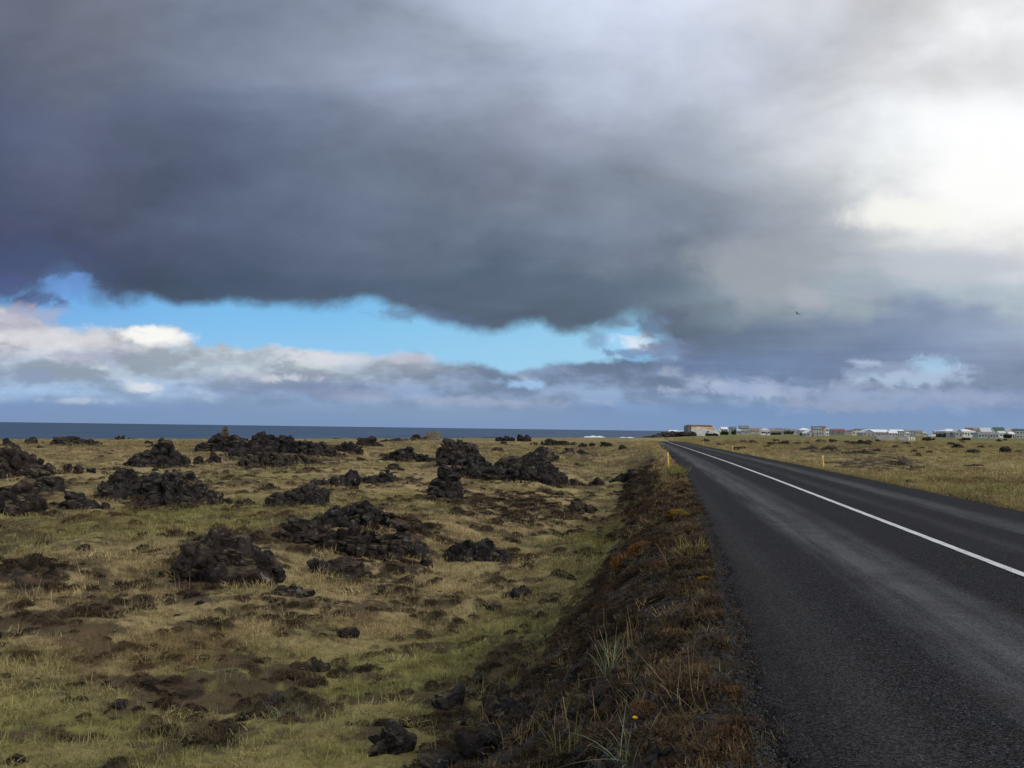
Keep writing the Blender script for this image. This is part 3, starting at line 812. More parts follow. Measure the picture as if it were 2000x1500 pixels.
tag(obj('road_marking', np_mesh('road_marking', np.array(V), F, m_line)), kind='structure')

# ------------------------------------------------------------------ outcrops and boulders, left of the road
GL = 'lava outcrops in the field left of the road'
ROCKS = [
 # px0, px1, ytop, ybase, seed, profile, n, depth, mat, lump, label, category
 (-90, 104, 870, 936, 1, [.9, 1, 1, .75, .3], 34, .5, m_lava_brown, .36, 'large black lava outcrop cut off by the left border of the photo', 'outcrop'),
 (-6, 86, 933, 1006, 2, [.3, .55, .85, 1, .8], 5, .7, m_lava_brown, .78, 'steep wedge shaped boulder at the left border, leaning to the left, above the grass', 'boulder'),
 (52, 126, 928, 962, 3, [.8, 1, .7, .5], 6, .5, m_lava, .6, 'low dark boulder just behind the wedge shaped boulder', 'boulder'),
 (42, 98, 905, 936, 4, [.8, 1, 1, .8], 4, .5, m_lava_moss, .75, 'greyish brown block in front of the large outcrop at the left border', 'boulder'),
 (118, 214, 958, 996, 5, [.6, 1, .6, .75, .5], 9, .4, m_lava, .55, 'low black outcrop right of the wedge shaped boulder', 'outcrop'),
 (196, 318, 915, 975, 6, [.7, 1, .55, .75, .8], 22, .45, m_lava, .42, 'left half of the wide rugged outcrop below the pyramid shaped one', 'outcrop'),
 (290, 420, 915, 984, 7, [.6, 1, .95, .6, .25], 24, .45, m_lava, .42, 'right half of the wide rugged outcrop, sloping down to the right', 'outcrop'),
 (405, 480, 962, 986, 8, [.5, .7, .5, .3], 10, .4, m_lava_brown, .5, 'low brown rubble between the rugged outcrop and the flat grey slab', 'outcrop'),
 (248, 368, 856, 915, 9, [.15, .45, .6, 1, .7, .4], 26, .4, m_lava, .42, 'pyramid shaped black outcrop with a pointed top', 'outcrop'),
 (100, 196, 852, 873, 10, [.9, .8, .8, .9, .6, .5], 34, .35, m_lava_far, .95, 'long black outcrop on the horizon, left part of the field', 'outcrop'),
 (48, 88, 853, 868, 11, [.5, 1, .7, .3], 9, .35, m_lava_moss, .5, 'small brown mound of rock on the horizon near the left border', 'outcrop'),
 (2, 30, 855, 872, 12, [.7, 1, .6], 7, .35, m_lava_far, .5, 'dark rock on the horizon touching the left border', 'outcrop'),
 (218, 262, 850, 858, 13, [.3, .9, 1, .5, .2], 10, .3, m_lava_far, .5, 'thin flat line of black rock against the sea', 'outcrop'),
 (277, 299, 860, 869, 14, [.5, 1, .4], 4, .5, m_lava_far, .6, 'small dark rock above the pale grass, left of the pyramid shaped outcrop', 'rock'),
 (268, 283, 883, 891, 15, [.6, 1, .7], 2, .6, m_lava, .8, 'lone small dark stone left of the pyramid shaped outcrop', 'stone'),
 (218, 246, 911, 921, 16, [.8, 1, .8], 3, .6, m_lava_brown, .8, 'small brown stone above the left half of the wide rugged outcrop', 'stone'),
 (120, 141, 905, 923, 17, [.8, 1, .5], 3, .6, m_lava_brown, .7, 'brown stone, leftmost of three in a row beside the large outcrop', 'stone'),
 (143, 164, 906, 926, 18, [.6, 1, .6], 3, .6, m_lava_moss, .7, 'mossy stone, middle one of three in a row beside the large outcrop', 'stone'),
 (168, 188, 912, 925, 19, [.7, 1, .7], 2, .7, m_lava, .85, 'round black stone, right one of three in a row', 'stone'),
 (386, 470, 845, 882, 20, [.35, .8, 1, .9, .9], 34, .5, m_lava_far, .34, 'western end of the long rocky ridge, the part that carries the cairn', 'outcrop'),
 (462, 570, 842, 890, 21, [.85, .8, 1, .9, .75], 46, .5, m_lava_far, .30, 'highest middle part of the long rocky ridge, right of the cairn', 'outcrop'),
 (555, 655, 850, 890, 22, [.9, .75, .8, .6, .5], 40, .5, m_lava_far, .32, 'eastern end of the long rocky ridge, sinking into the grass', 'outcrop'),
 (470, 625, 873, 912, 23, [.4, .8, .7, .6, .3], 46, .4, m_lava_moss, .34, 'low mossy rubble slope in front of the long ridge', 'outcrop'),
 (645, 708, 861, 885, 24, [.4, .8, 1, .6], 18, .4, m_lava_far, .42, 'dark outcrop between the long ridge and the rounded rocky knoll', 'outcrop'),
 (694, 748, 850, 873, 25, [.3, .9, 1, .6, .3], 14, .5, m_lava_far, .45, 'rounded rocky knoll on the horizon between ridge and centre', 'outcrop'),
 (745, 832, 854, 864, 26, [.6, .9, .6, .8, .5], 30, .3, m_lava_far, 1.0, 'thin dark line of rocks right of the rounded rocky knoll', 'outcrop'),
 (380, 432, 883, 905, 27, [.8, .5, .6, 1, .6], 10, .4, m_lava, .5, 'dark paired lumps of lava below the cairn end of the ridge', 'outcrop'),
 (606, 700, 917, 950, 28, [.25, .4, .5, .9, 1], 22, .35, m_lava, .42, 'left part of the black outcrop in the middle distance, rising to the right', 'outcrop'),
 (690, 776, 917, 946, 29, [.8, .6, .8, .7, 1, .3], 20, .35, m_lava, .42, 'right part of the black outcrop in the middle distance, ending in a blunt tooth', 'outcrop'),
 (748, 850, 872, 903, 30, [.3, .8, .9, .8, .4], 26, .35, m_lava_far, .38, 'wide dark outcrop left of the tall black block', 'outcrop'),
 (856, 932, 857, 908, 31, [.75, 1, 1, .95, .8], 30, .5, m_lava, .40, 'tall black block of lava rising above the centre of the field', 'outcrop'),
 (804, 833, 847, 858, 32, [.4, 1, .7], 6, .4, m_lava_far, .5, 'dark rock on the horizon left of the brown triangular rock', 'rock'),
 (828, 861, 842, 860, 33, [.4, 1, .8, .4], 4, .6, m_cairn, .75, 'brown triangular rock standing against the sea', 'rock'),
 (838, 900, 908, 975, 34, [.5, .9, 1, .8], 20, .4, m_lava, .46, 'dark sloping foot of rock at the left end of the central lava wall', 'outcrop'),
 (880, 985, 888, 935, 35, [.7, .8, 1, .7, .6], 30, .35, m_lava, .40, 'lower saddle of the central lava wall', 'outcrop'),
 (968, 1104, 872, 944, 36, [.5, .85, .75, 1, .8, .3], 44, .4, m_lava, .34, 'highest peak of the central lava wall, sloping down to the right', 'outcrop'),
 (1040, 1090, 871, 900, 37, [.5, 1, .8, .4], 14, .4, m_lava_brown, .45, 'brown crest behind the peak of the central lava wall', 'outcrop'),
 (968, 1036, 848, 862, 38, [.6, .9, .6, 1, .8], 18, .35, m_lava_far, .45, 'black outcrop on the horizon near the middle of the photo', 'outcrop'),
 (1036, 1112, 856, 871, 39, [.3, .7, 1, .8, .5], 18, .35, m_lava_far, .45, 'black outcrop below the horizon left of the surf', 'outcrop'),
 (1112, 1127, 863, 869, 40, [.5, 1, .6], 3, .5, m_lava_far, .69, 'left one of three small dark rocks under the first breaker', 'rock'),
 (1130, 1147, 864, 873, 90, [.5, 1, .6], 3, .5, m_lava_far, .69, 'middle and largest of three small dark rocks under the first breaker', 'rock'),
 (1150, 1163, 864, 872, 91, [.5, 1, .6], 3, .5, m_lava_far, .69, 'right one of three small dark rocks under the first breaker', 'rock'),
 (1172, 1196, 862, 873, 41, [.5, .9, .6], 5, .4, m_lava_far, .55, 'small dark rock between the row of three and the road bank', 'rock'),
 (1193, 1226, 868, 883, 42, [.3, .5, .9, .9], 9, .3, m_lava_far, .45, 'small rubble streak near the far end of the road bank', 'rock'),
 (472, 570, 960, 988, 43, [.25, .6, .85, 1], 9, .4, m_lava, .6, 'smooth sloping grey slab left of the dark block', 'outcrop'),
 (556, 640, 944, 987, 44, [.6, .9, 1, .9, .8], 16, .45, m_lava, .48, 'dark block with a mossy top right of the sloping slab', 'boulder'),
 (610, 768, 978, 1032, 45, [.45, .9, 1, .9, .6], 22, .45, m_lava, .48, 'uppermost dark block of the central group with pale lichen on top', 'boulder'),
 (546, 642, 1012, 1062, 46, [.6, .9, 1, .8], 12, .45, m_lava_brown, .5, 'brownish left shoulder of the central group of rocks', 'outcrop'),
 (640, 782, 1024, 1092, 47, [.7, .9, .8, .7, .6], 32, .5, m_lava_brown, .34, 'middle rubble of broken slabs in the central group of rocks', 'outcrop'),
 (752, 834, 1022, 1086, 48, [.5, .8, .6, .5, .3], 16, .5, m_lava, .40, 'right end of the central group of rocks, fading into small stones', 'outcrop'),
 (600, 642, 1088, 1121, 49, [.8, 1, .8], 2, .8, m_lava, .95, 'small rounded boulder with a pale grass tuft behind it, left of its larger neighbour', 'boulder'),
 (634, 712, 1084, 1126, 50, [.7, 1, .9, .6], 4, .7, m_lava_brown, .8, 'low rounded brown boulder at the foot of the central group', 'boulder'),
 (333, 398, 1058, 1136, 51, [.7, 1, .9], 5, .6, m_lava, .7, 'upright black slab at the left of the biggest boulder, with a pale lichen spot', 'boulder'),
 (362, 522, 1036, 1142, 52, [.6, 1, .95, .9, .6], 16, .6, m_lava_brown, .58, 'biggest boulder of the foreground, dark reddish brown and cracked', 'boulder'),
 (490, 552, 1074, 1138, 53, [.9, .8, .6], 8, .5, m_lava, .55, 'dark right flank leaning against the biggest boulder', 'boulder'),
 (868, 992, 1050, 1100, 54, [.5, .7, .9, 1, .5], 22, .35, m_lava, .38, 'low jagged outcrop between the central group and the road bank', 'outcrop'),
 (528, 612, 1142, 1168, 55, [.3, .8, 1, .7], 5, .35, m_lava, .6, 'flat dark slab lying in the grass below the biggest boulder', 'rock'),
 (722, 812, 1402, 1478, 56, [.8, 1, .9], 3, .8, m_lava, .85, 'largest black boulder at the foot of the road bank, bottom of the photo', 'boulder'),
 (844, 908, 1336, 1386, 57, [.8, 1, .7], 3, .7, m_lava, .8, 'dark boulder at the foot of the bank, above the largest one', 'boulder'),
 (880, 975, 1415, 1494, 58, [.6, .9, 1], 3, .7, m_lava, .8, 'black boulder half hidden in grass on the lower bank, right of the largest one', 'boulder'),
 (822, 892, 1462, 1520, 59, [.8, 1, .8], 3, .8, m_lava, .85, 'dark boulder cut off by the bottom border', 'boulder'),
 (950, 1022, 1358, 1414, 60, [.8, 1, .6], 4, .6, m_lava, .7, 'black stone sunk into the bank beside the green grass tuft', 'boulder'),
 (998, 1034, 1142, 1174, 61, [.6, 1, .7], 2, .7, m_lava, .85, 'upright dark stone at the foot of the bank, highest of the near toe stones', 'stone'),
 (944, 982, 1172, 1192, 62, [.8, 1, .8], 3, .6, m_lava_brown, .8, 'flat brown stone left of the upright dark stone', 'stone'),
 (922, 948, 1313, 1331, 63, [.8, 1, .8], 2, .7, m_lava, .9, 'round black stone in the grass above the toe boulders', 'stone'),
 (658, 702, 1224, 1248, 64, [.5, 1, .5], 3, .7, m_lava_brown, .7, 'small peaked brown stone in the green grass', 'stone'),
 (586, 646, 1282, 1314, 65, [.6, 1, .9, .7], 7, .5, m_lava_moss, .55, 'flat crumbly brown rock in the green grass below the peaked stone', 'rock'),
 (512, 566, 1348, 1388, 66, [.6, 1, .7], 3, .8, m_lava_moss, .9, 'rounded mossy brown hummock of rock with pale grass on it', 'rock'),
 (218, 252, 1364, 1383, 67, [.8, 1, .7], 2, .7, m_lava, .9, 'round dark stone in the green grass at the lower left', 'stone'),
 (8, 52, 1470, 1494, 68, [.8, 1, .7], 3, .7, m_lava_brown, .85, 'dark stone in the bottom left corner', 'stone'),
 (1102, 1166, 972, 1003, 69, [.5, 1, .7, .4], 12, .4, m_lava_moss, .5, 'mossy dark lump at the foot of the bank, left of the green slope', 'rock'),
 (1150, 1180, 931, 949, 70, [.5, .8, 1, .4], 6, .4, m_lava, .55, 'pointed dark rock at the foot of the bank', 'rock'),
 (1086, 1146, 934, 950, 71, [.3, .6, .9, .7], 12, .3, m_lava_moss, .5, 'low mossy rocks right of the central lava wall', 'rock'),
 (1194, 1240, 915, 942, 72, [.3, .6, .8, 1], 14, .3, m_lava, .45, 'black jagged stones along the upper foot of the bank', 'rock'),
 (820, 845, 1090, 1108, 73, [.6, 1, .6], 3, .6, m_lava_brown, .7, 'small stone between the central group and the low jagged outcrop', 'stone'),
 (514, 536, 943, 955, 74, [.4, 1, .4], 2, .6, m_lava_brown, .8, 'small peaked stone above the sloping slab', 'stone'),
 (835, 852, 966, 980, 75, [.4, 1, .4], 2, .6, m_lava_brown, .8, 'small peaked stone left of the central lava wall', 'stone'),
 (380, 404, 1172, 1186, 76, [.4, 1, .6], 3, .6, m_lava_brown, .7, 'small dark stone in straw coloured grass below the biggest boulder', 'stone'),
]
for (a, b_, c_, d_, s_, pr, n, dp, mt, lp, lab, cat) in ROCKS:
    tag(rock_at(a, b_, c_, d_, s_, pr, n, dp, mt, lp, name={'outcrop': 'lava_outcrop', 'boulder': 'lava_boulder', 'rock': 'lava_rock', 'stone': 'lava_stone'}[cat]), lab, cat)

# outcrops right of the road
RR = [
 (1372, 1386, 853, 864, 201, 'dark bush-like rock with white specks near the end of the road'), (1399, 1412, 862, 869, 202, 'small dark rock on the far plain right of the road end'),
 (1420, 1475, 859, 865, 203, 'thin black line of rocks below the grey hall'), (1505, 1548, 855, 870, 204, 'black outcrop with two peaks below the white houses'),
 (1568, 1584, 860, 868, 205, 'small pointed rock right of the twin peaked outcrop'), (1562, 1602, 866, 878, 206, 'dark rocks just above the right hand marker post'),
 (1603, 1640, 866, 880, 207, 'dark knobbly rocks in the band beyond the marker post'), (1640, 1722, 873, 887, 208, 'long black band of broken rock on the right plain'),
 (1655, 1702, 854, 869, 209, 'dark rock hump in front of the long white roofs'), (1708, 1722, 855, 864, 210, 'small dark rock at the left end of the pale low shed'),
 (1750, 1778, 860, 869, 211, 'black rock in front of the pale low shed'), (1856, 1884, 862, 876, 212, 'upright leaning black rock on the right plain'),
 (1884, 1914, 874, 885, 213, 'dark rocks with a reddish patch behind them, far right'), (1952, 1976, 866, 884, 214, 'black rock nearest the right border'),
 (1815, 1830, 874, 879, 215, 'very small dark stone in the middle of the right plain'), (1782, 1802, 881, 891, 216, 'small dark streak of rock above the pale grass'),
 (1760, 1800, 931, 948, 217, 'low brown rock close to the right edge of the road'), (1880, 1925, 904, 911, 218, 'flat dark rock in the grass right of the rubble patch'),
 (1900, 1932, 928, 936, 219, 'lowest flat dark rock of the right plain'), (1952, 1972, 921, 928, 220, 'small flat stone near the right border'),
 (1604, 1650, 898, 906, 221, 'flat black rock at the left end of the rubble patch'),
]
for (a, b_, c_, d_, s_, lab) in RR:
    tag(rock_at(a, b_, c_ + (d_ - c_) * .3, d_, s_, [.3, .7, .5, 1, .6, .3], 7 if d_ > 900 or b_ - a < 38 else None, .35, m_lava_far, .95, name='lava_rock'), lab, 'rock')
for i in range(16):
    rs = np.random.RandomState(400 + i); cx = 1640 + 170 * rs.rand(); yb = 900 + 26 * rs.rand()
    w = rs.uniform(14, 34)
    tag(rock_at(cx - w / 2, cx + w / 2, yb - w * .20, yb, 500 + i, None, 1, .4, m_lava_brown, .69, name='lava_stone'), 'flat broken brown stone in the dark rubble patch right of the road', 'stone', 'stones of the rubble patch right of the road')
for i in range(36):
    rs = np.random.RandomState(700 + i); cx = 1430 + 570 * rs.rand(); yb = 860 + 26 * rs.rand() ** 1.5
    w = rs.uniform(8, 22)
    tag(rock_at(cx - w / 2, cx + w / 2, yb - w * .35, yb, 800 + i, None, 1, .4, m_lava_far, .69, name='lava_stone'), 'small dark stone scattered over the plain between road and village', 'stone', 'small stones scattered over the right plain')
for i in range(30):
    rs = np.random.RandomState(1700 + i); cx = 855 + 275 * rs.rand(); yb = 965 + 42 * rs.rand()
    w = rs.uniform(14, 40)
    tag(rock_at(cx - w / 2, cx + w / 2, yb - w * .24, yb, 1800 + i, None, 1, .4, m_lava_brown, .69, name='lava_stone'), 'low brown stone of the rubble spread below the central lava wall', 'stone', 'rubble stones below the central lava wall')
for i in range(46):
    rs = np.random.RandomState(2700 + i); cx = 20 + 1130 * rs.rand(); yb = 868 + 70 * rs.rand() ** 1.2
    w = rs.uniform(8, 26)
    tag(rock_at(cx - w / 2, cx + w / 2, yb - w * .36, yb, 2800 + i, None, 1, .5, m_lava_far if i % 2 else m_lava_brown, .69, name='lava_stone'), 'small dark stone scattered among the far outcrops of the left field', 'stone', 'small stones among the far outcrops')
for i in range(44):
    rs = np.random.RandomState(3700 + i); cx = 1000 * rs.rand(); yb = 1000 + 470 * rs.rand()
    if 300 < cx < 860 and yb < 1150: continue
    w = rs.uniform(9, 24) * (.7 + (yb - 1000) / 900)
    tag(rock_at(cx - w / 2, cx + w / 2, yb - w * .34, yb, 3800 + i, None, 1, .6, m_lava_moss if i % 3 else m_lava, .69, name='lava_stone'), 'small clod of dark stone half sunk in the grass of the near left field', 'stone', 'small stones in the near grass')
for i in range(70):                # toe of the bank and bank face
    rs = np.random.RandomState(4700 + i); y = 6 + 62 * rs.rand() ** 1.6; run = 2.8
    x = float(XL(y)) - run * (rs.uniform(.85, 1.08) if i % 2 else rs.uniform(.25, .9))
    rad = rs.uniform(.03, .085) * (1 + y / 30)
    V, F = chunk(int(rs.randint(12)), 3 if y < 25 else 2)
    me = np_mesh('bank_stone', (V * rad * np.array([1.2, 1, .75])) @ rotm(rs).T, F, m_lava)
    tag(obj('bank_stone', me, loc=(x, y, hz(x, y) + rad * .1)), 'small black stone lying on the dark road bank', 'stone', 'small stones on the road bank')

# dark rocky point and hill beside the big hall
def headland():
    P0 = smooth_ground(1240, 850, 0); 
    n = 5000
    for (a, b_, yt, yb, s_, lab) in ((1238, 1300, 847, 858, 301, 'low rocky tip of the dark point reaching into the surf'), (1285, 1352, 842, 860, 302, 'dark lava hill at the end of the road beside the large hall')):
        pr = [.25, .45, .7, 1] if s_ == 301 else [.35, .75, .95, 1, 1]
        rs = np.random.RandomState(s_); r = 500 if s_ == 302 else 540
        d0 = ray(a, 850); d1 = ray(b_, 850)
        A = d0[:2] / (d0 @ F_) * r; B = d1[:2] / (d1 @ F_) * r
        Vs, Fs, off = [], [], 0
        for i in range(150):
            t = rs.rand(); q = A * (1 - t) + B * t + F_[:2] * rs.uniform(-6, 26)
            rr = q @ F_[:2]; zt = CAMZ + ray((a + b_) / 2, yt)[2] / (ray((a + b_) / 2, yt) @ F_) * rr
            zg = max(hz(*q), SEAZ)
            H = max((zt - zg) * np.interp(t, np.linspace(0, 1, len(pr)), pr), .5) * rs.uniform(.55, 1)
            s = rs.uniform(.7, 1.5)
            V, F = chunk(int(rs.randint(12)), 3)
            V = (V * np.array([s * 2.2, s * 2, H * .62])) @ rotm(rs, .15).T + np.array([q[0], q[1], zg + H * .4])
            Vs.append(V); Fs.append(F + off); off += len(V)
        V = np.concatenate(Vs); o = np.array([(A + B)[0] / 2, (A + B)[1] / 2, -3.0])
        tag(obj('lava_headland', np_mesh('lava_headland', V - o, np.concatenate(Fs), m_lava_far), loc=o), lab, 'headland')
headland()

# cairn on the ridge
def cairn():
    C = None
    d = ray(440, 850); P = ground(440, 872)
    r = math.hypot(P[0], P[1]) + 4; hd = d[:2] / np.linalg.norm(d[:2])
    q = hd * r; dt = ray(440, 832.5); zt = CAMZ + dt[2] / np.linalg.norm(dt[:2]) * r
    db = ray(440, 853); zb = CAMZ + db[2] / np.linalg.norm(db[:2]) * r
    w = 15 / FPX * r / 2
    rs = np.random.RandomState(5); e = bpy.data.objects.new('cairn', None); link(e); e.location = (q[0], q[1], zb)
    tag(e, 'narrow upright stone cairn of light brown stones on top of the long ridge', 'cairn')
    H = zt - zb; n = 0
    for k in range(9):
        z = H * (k + .4) / 9; ww = w * (1 - .45 * (k / 8) ** 1.6)
        for j in range(5 if k < 7 else 2):
            a = j * 6.283 / 5 + k * .7
            V, F = chunk(int(rs.randint(12)), 3)
            V = (V * np.array([ww * .62, ww * .6, H / 9 * .85])) @ rotm(rs, .25).T + np.array([math.cos(a) * ww * .5 - (.1 * w * k / 8), math.sin(a) * ww * .5, z])
            obj('stone', np_mesh('stone', V, F, m_cairn), e)
cairn()

# ------------------------------------------------------------------ yellow marker posts
m_post = flat_mat('yellow_plastic', (.68, .44, .09), .55, .12, 20, .3, (.38, .21, .05))
m_refl = flat_mat('reflector', (.62, .60, .55), .3, .05, 30, .6)
def post(x, y, h, tilt, label, w=.055, lean=0):
    e = bpy.data.objects.new('marker_post', None); link(e); e.location = (x, y, hz(x, y) - .05)
    e.rotation_euler = (R_(lean), R_(tilt), R_(random.uniform(-8, 8)))
    tag(e, label, 'marker post', 'yellow marker posts along the road')
    # hollow wedge post: two faces meeting at a blunt front edge, slanting top
    s = MB(); n = 10
    prof = [(-w, .045), (-w * .55, -.012), (-w * .2, -.035), (w * .2, -.035), (w * .55, -.012), (w, .045), (w * .72, .052), (0, -.004), (-w * .72, .052)]
    k = len(prof); vs = [(a, b, 0) for a, b in prof] + [(a, b, h - .05 + (.05 - b) * .5) for a, b in prof]
    fs = [tuple(range(k))[::-1], tuple(range(k, 2 * k))] + [(i, (i + 1) % k, k + (i + 1) % k, k + i) for i in range(k)]
    s.raw(vs, fs); s.build('post_body', m_post, e)
    MB().box(-w * .42, w * .42, -.043, -.036, h * .80, h * .93).build('reflector', m_refl, e)
post(.98, 42.5, .80, -3, 'single yellow marker post on the left verge')
post(9.05, 47, .84, -3, 'yellow marker post right of the road, nearest the camera', w=.07)
post(8.95, 95, .86, 2, 'yellow marker post right of the road, second from the camera')
post(8.9, 143, .86, 0, 'yellow marker post right of the road, furthest one')

# ------------------------------------------------------------------ bird
m_bird = flat_mat('dark_plumage', (.022, .028, .036), .8, .2, 30, .1)
def bird():
    d = ray(1558, 613); P = d / (d @ F_) * 62 + np.array([0, 0, CAMZ])
    me = bpy.data.meshes.new('bird')
    vs, fs = [], []
    # body as lofted rings along x (beak to tail), wings lofted out of its sides
    st = [(-.17, .002), (-.155, .010), (-.13, .026), (-.10, .028), (-.04, .040), (.03, .036), (.09, .020), (.15, .012), (.20, .010)]
    for x, r in st:
        for k in range(8):
            a = k * math.pi / 4; vs.append((x, math.cos(a) * r, math.sin(a) * r * (.9 if x < .1 else .4)))
    for i in range(len(st) - 1):
        for k in range(8): fs.append((i * 8 + k, i * 8 + (k + 1) % 8, i * 8 + 8 + (k + 1) % 8, i * 8 + 8 + k))
    for sgn in (1, -1):
        pl = [(.02, 0, .075, .01), (.12, .045, .085, .008), (.24, .09, .06, .006), (.36, .10, .035, .004), (.45, .085, .008, .002)]
        n0 = len(vs)
        for (sp, up_, ch, th) in pl:
            sw = -.05 + sp * .22
            for (cx, cz) in ((-ch, 0), (-ch * .3, th), (ch, 0), (-ch * .3, -th)): vs.append((sw + cx, sgn * sp, up_ + cz + .01))
        for i in range(len(pl) - 1):
            for k in range(4): fs.append((n0 + i * 4 + k, n0 + i * 4 + (k + 1) % 4, n0 + i * 4 + 4 + (k + 1) % 4, n0 + i * 4 + 4 + k))
    me.from_pydata(vs, [], fs); me.materials.append(m_bird)
    o = obj('bird', me, loc=P); o.rotation_euler = (R_(38), R_(-22), R_(25)); o.scale = (.62, .62, .62)
    tag(o, 'small dark bird flying below the grey clouds right of the middle', 'bird')
bird()

# ------------------------------------------------------------------ village
def pm(name, c, **k): return flat_mat(name, c, **k)
MW = dict(white=pm('white_painted_wall', (.66, .67, .66), var=.06, scale=.6), cream=pm('cream_wall', (.52, .47, .38), var=.08, scale=.6), grey=pm('grey_wall', (.30, .31, .32), var=.1, scale=.6),
          bluegrey=pm('blue_grey_wall', (.30, .35, .39), var=.08, scale=.6), green=pm('grey_green_wall', (.30, .35, .33), var=.1, scale=.6), pink=pm('faded_red_wall', (.44, .28, .27), var=.1, scale=.6),
          dark=pm('dark_wall', (.17, .16, .155), var=.15, scale=.6), beige=pm('beige_wall', (.40, .36, .29), var=.1, scale=.6), lgrey=pm('light_grey_wall', (.44, .45, .45), var=.1, scale=.5))
MRf = dict(white=pm('white_metal_roof', (.72, .74, .76), rough=.6, var=.08, scale=.5, spec=.3), red=pm('dull_red_roof', (.22, .085, .075), var=.12, scale=.5), brown=pm('brown_roof', (.25, .19, .165), var=.12, scale=.5),
           grey=pm('grey_roof', (.22, .235, .25), var=.1, scale=.5), dark=pm('dark_roof', (.13, .145, .16), var=.15, scale=.5), green=pm('dark_green_roof', (.055, .10, .085), var=.12, scale=.5), rust=pm('rusty_roof', (.21, .11, .06), var=.25, scale=.4),
           lgrey=pm('pale_grey_roof', (.50, .53, .56), rough=.45, var=.06, scale=.5), moss=pm('turf_roof', (.10, .10, .045), var=.2, scale=.5))
m_glass = pm('window_glass', (.03, .04, .055), rough=.15, var=.1, spec=.6)
m_frame = pm('window_frame_paint', (.62, .62, .60), var=.05)
m_door = pm('house_door_paint', (.14, .07, .05), var=.1)
def place(px0, px1, r):
    a = ray(px0, 845); b = ray(px1, 845)
    A = a[:2] / (a @ F_) * r; B = b[:2] / (b @ F_) * r
    C = (A + B) / 2; w = np.linalg.norm(B - A); ang = math.atan2(B[1] - A[1], B[0] - A[0])
    return C, w, ang
def zat(px, py, r):
    d = ray(px, py); return CAMZ + d[2] / (d @ F_) * r
def house(px0, px1, ytop, yeave, r, kind, wall, roof, label, deep=None, nwin=3, chim=False, yaw=0, door=True, yb=None):
    C, w, ang = place(px0, px1, r); cx = (px0 + px1) / 2
    zt = zat(cx, ytop, r); ze = zat(cx, yeave, r)
    d = deep or min(max(w * .55, 5), 12)
    zg = min(hz(*(C + F_[:2] * s * d * .5 + S_[:2] * q * w * .5)) for s in (0, 1) for q in (-1, 1)) - .3
    zg = min(zg, ze - 1.6)
    e = bpy.data.objects.new('house', None); link(e); e.location = (C[0], C[1], zg); e.rotation_euler[2] = ang + R_(yaw)
    tag(e, label, 'house', 'houses of the village')
    hw = w / 2; he = ze - zg; ht = max(zt - zg, he + .05); ov = .35
    wl = MB()
    if kind == 'side':        # ridge runs across the view
        wl.raw([(-hw, 0, 0), (hw, 0, 0), (hw, d, 0), (-hw, d, 0), (-hw, 0, he), (hw, 0, he), (hw, d, he), (-hw, d, he), (-hw, d / 2, ht - .15), (hw, d / 2, ht - .15)],
               [(0, 1, 5, 4), (1, 2, 6, 9, 5), (2, 3, 7, 6), (3, 0, 4, 8, 7), (4, 5, 9, 8), (6, 7, 8, 9)])
        th = .18; sl = (ht - he) / (d / 2); a = -ov; z0 = he + sl * a
        rf = MB().raw([(-hw - ov, a, z0 + .02), (hw + ov, a, z0 + .02), (hw + ov, d / 2, ht), (-hw - ov, d / 2, ht), (hw + ov, d - a, z0 + .02), (-hw - ov, d - a, z0 + .02),
                       (-hw - ov, a, z0 + .02 - th), (hw + ov, a, z0 + .02 - th), (hw + ov, d / 2, ht - th), (-hw - ov, d / 2, ht - th), (hw + ov, d - a, z0 + .02 - th), (-hw - ov, d - a, z0 + .02 - th)],
                      [(0, 1, 2, 3), (3, 2, 4, 5), (7, 6, 9, 8), (8, 9, 11, 10), (0, 6, 7, 1), (5, 4, 10, 11), (1, 7, 8, 2), (2, 8, 10, 4), (0, 3, 9, 6), (3, 5, 11, 9)])
    elif kind == 'gable':     # gable faces the camera
        d = deep or w * 1.3
        wl.raw([(-hw, 0, 0), (hw, 0, 0), (hw, d, 0), (-hw, d, 0), (-hw, 0, he), (hw, 0, he), (hw, d, he), (-hw, d, he), (0, 0, ht - .15), (0, d, ht - .15)],
               [(0, 1, 5, 8, 4), (1, 2, 6, 5), (2, 3, 7, 9, 6), (3, 0, 4, 7), (4, 8, 9, 7), (5, 6, 9, 8)])
        th = .18; sl = (ht - he) / hw; z0 = he - sl * ov
        rf = MB().raw([(-hw - ov, -ov, z0), (0, -ov, ht), (hw + ov, -ov, z0), (-hw - ov, d + ov, z0), (0, d + ov, ht), (hw + ov, d + ov, z0),
                       (-hw - ov, -ov, z0 - th), (0, -ov, ht - th), (hw + ov, -ov, z0 - th), (-hw - ov, d + ov, z0 - th), (0, d + ov, ht - th), (hw + ov, d + ov, z0 - th)],
                      [(0, 1, 4, 3), (1, 2, 5, 4), (7, 6, 9, 10), (8, 7, 10, 11), (0, 6, 7, 1), (1, 7, 8, 2), (4, 10, 9, 3), (5, 11, 10, 4), (0, 3, 9, 6), (2, 8, 11, 5)])
    elif kind == 'hip':
        wl.box(-hw, hw, 0, d, 0, he)
        q = min(d / 2, hw * .75); z0 = he + .02
        rf = MB().raw([(-hw - ov, -ov, z0), (hw + ov, -ov, z0), (hw + ov, d + ov, z0), (-hw - ov, d + ov, z0), (-hw + q, d / 2, ht), (hw - q, d / 2, ht)],
                      [(3, 2, 1, 0), (0, 1, 5, 4), (1, 2, 5), (2, 3, 4, 5), (3, 0, 4)])
    else:                     # nearly flat roof
        wl.box(-hw, hw, 0, d, 0, he)
        rf = MB().box(-hw - .2, hw + .2, -.2, d + .2, he + .003, max(ht, he + .25))
    wl.build('wall', MW[wall], e); rf.build('roof', MRf[roof], e)
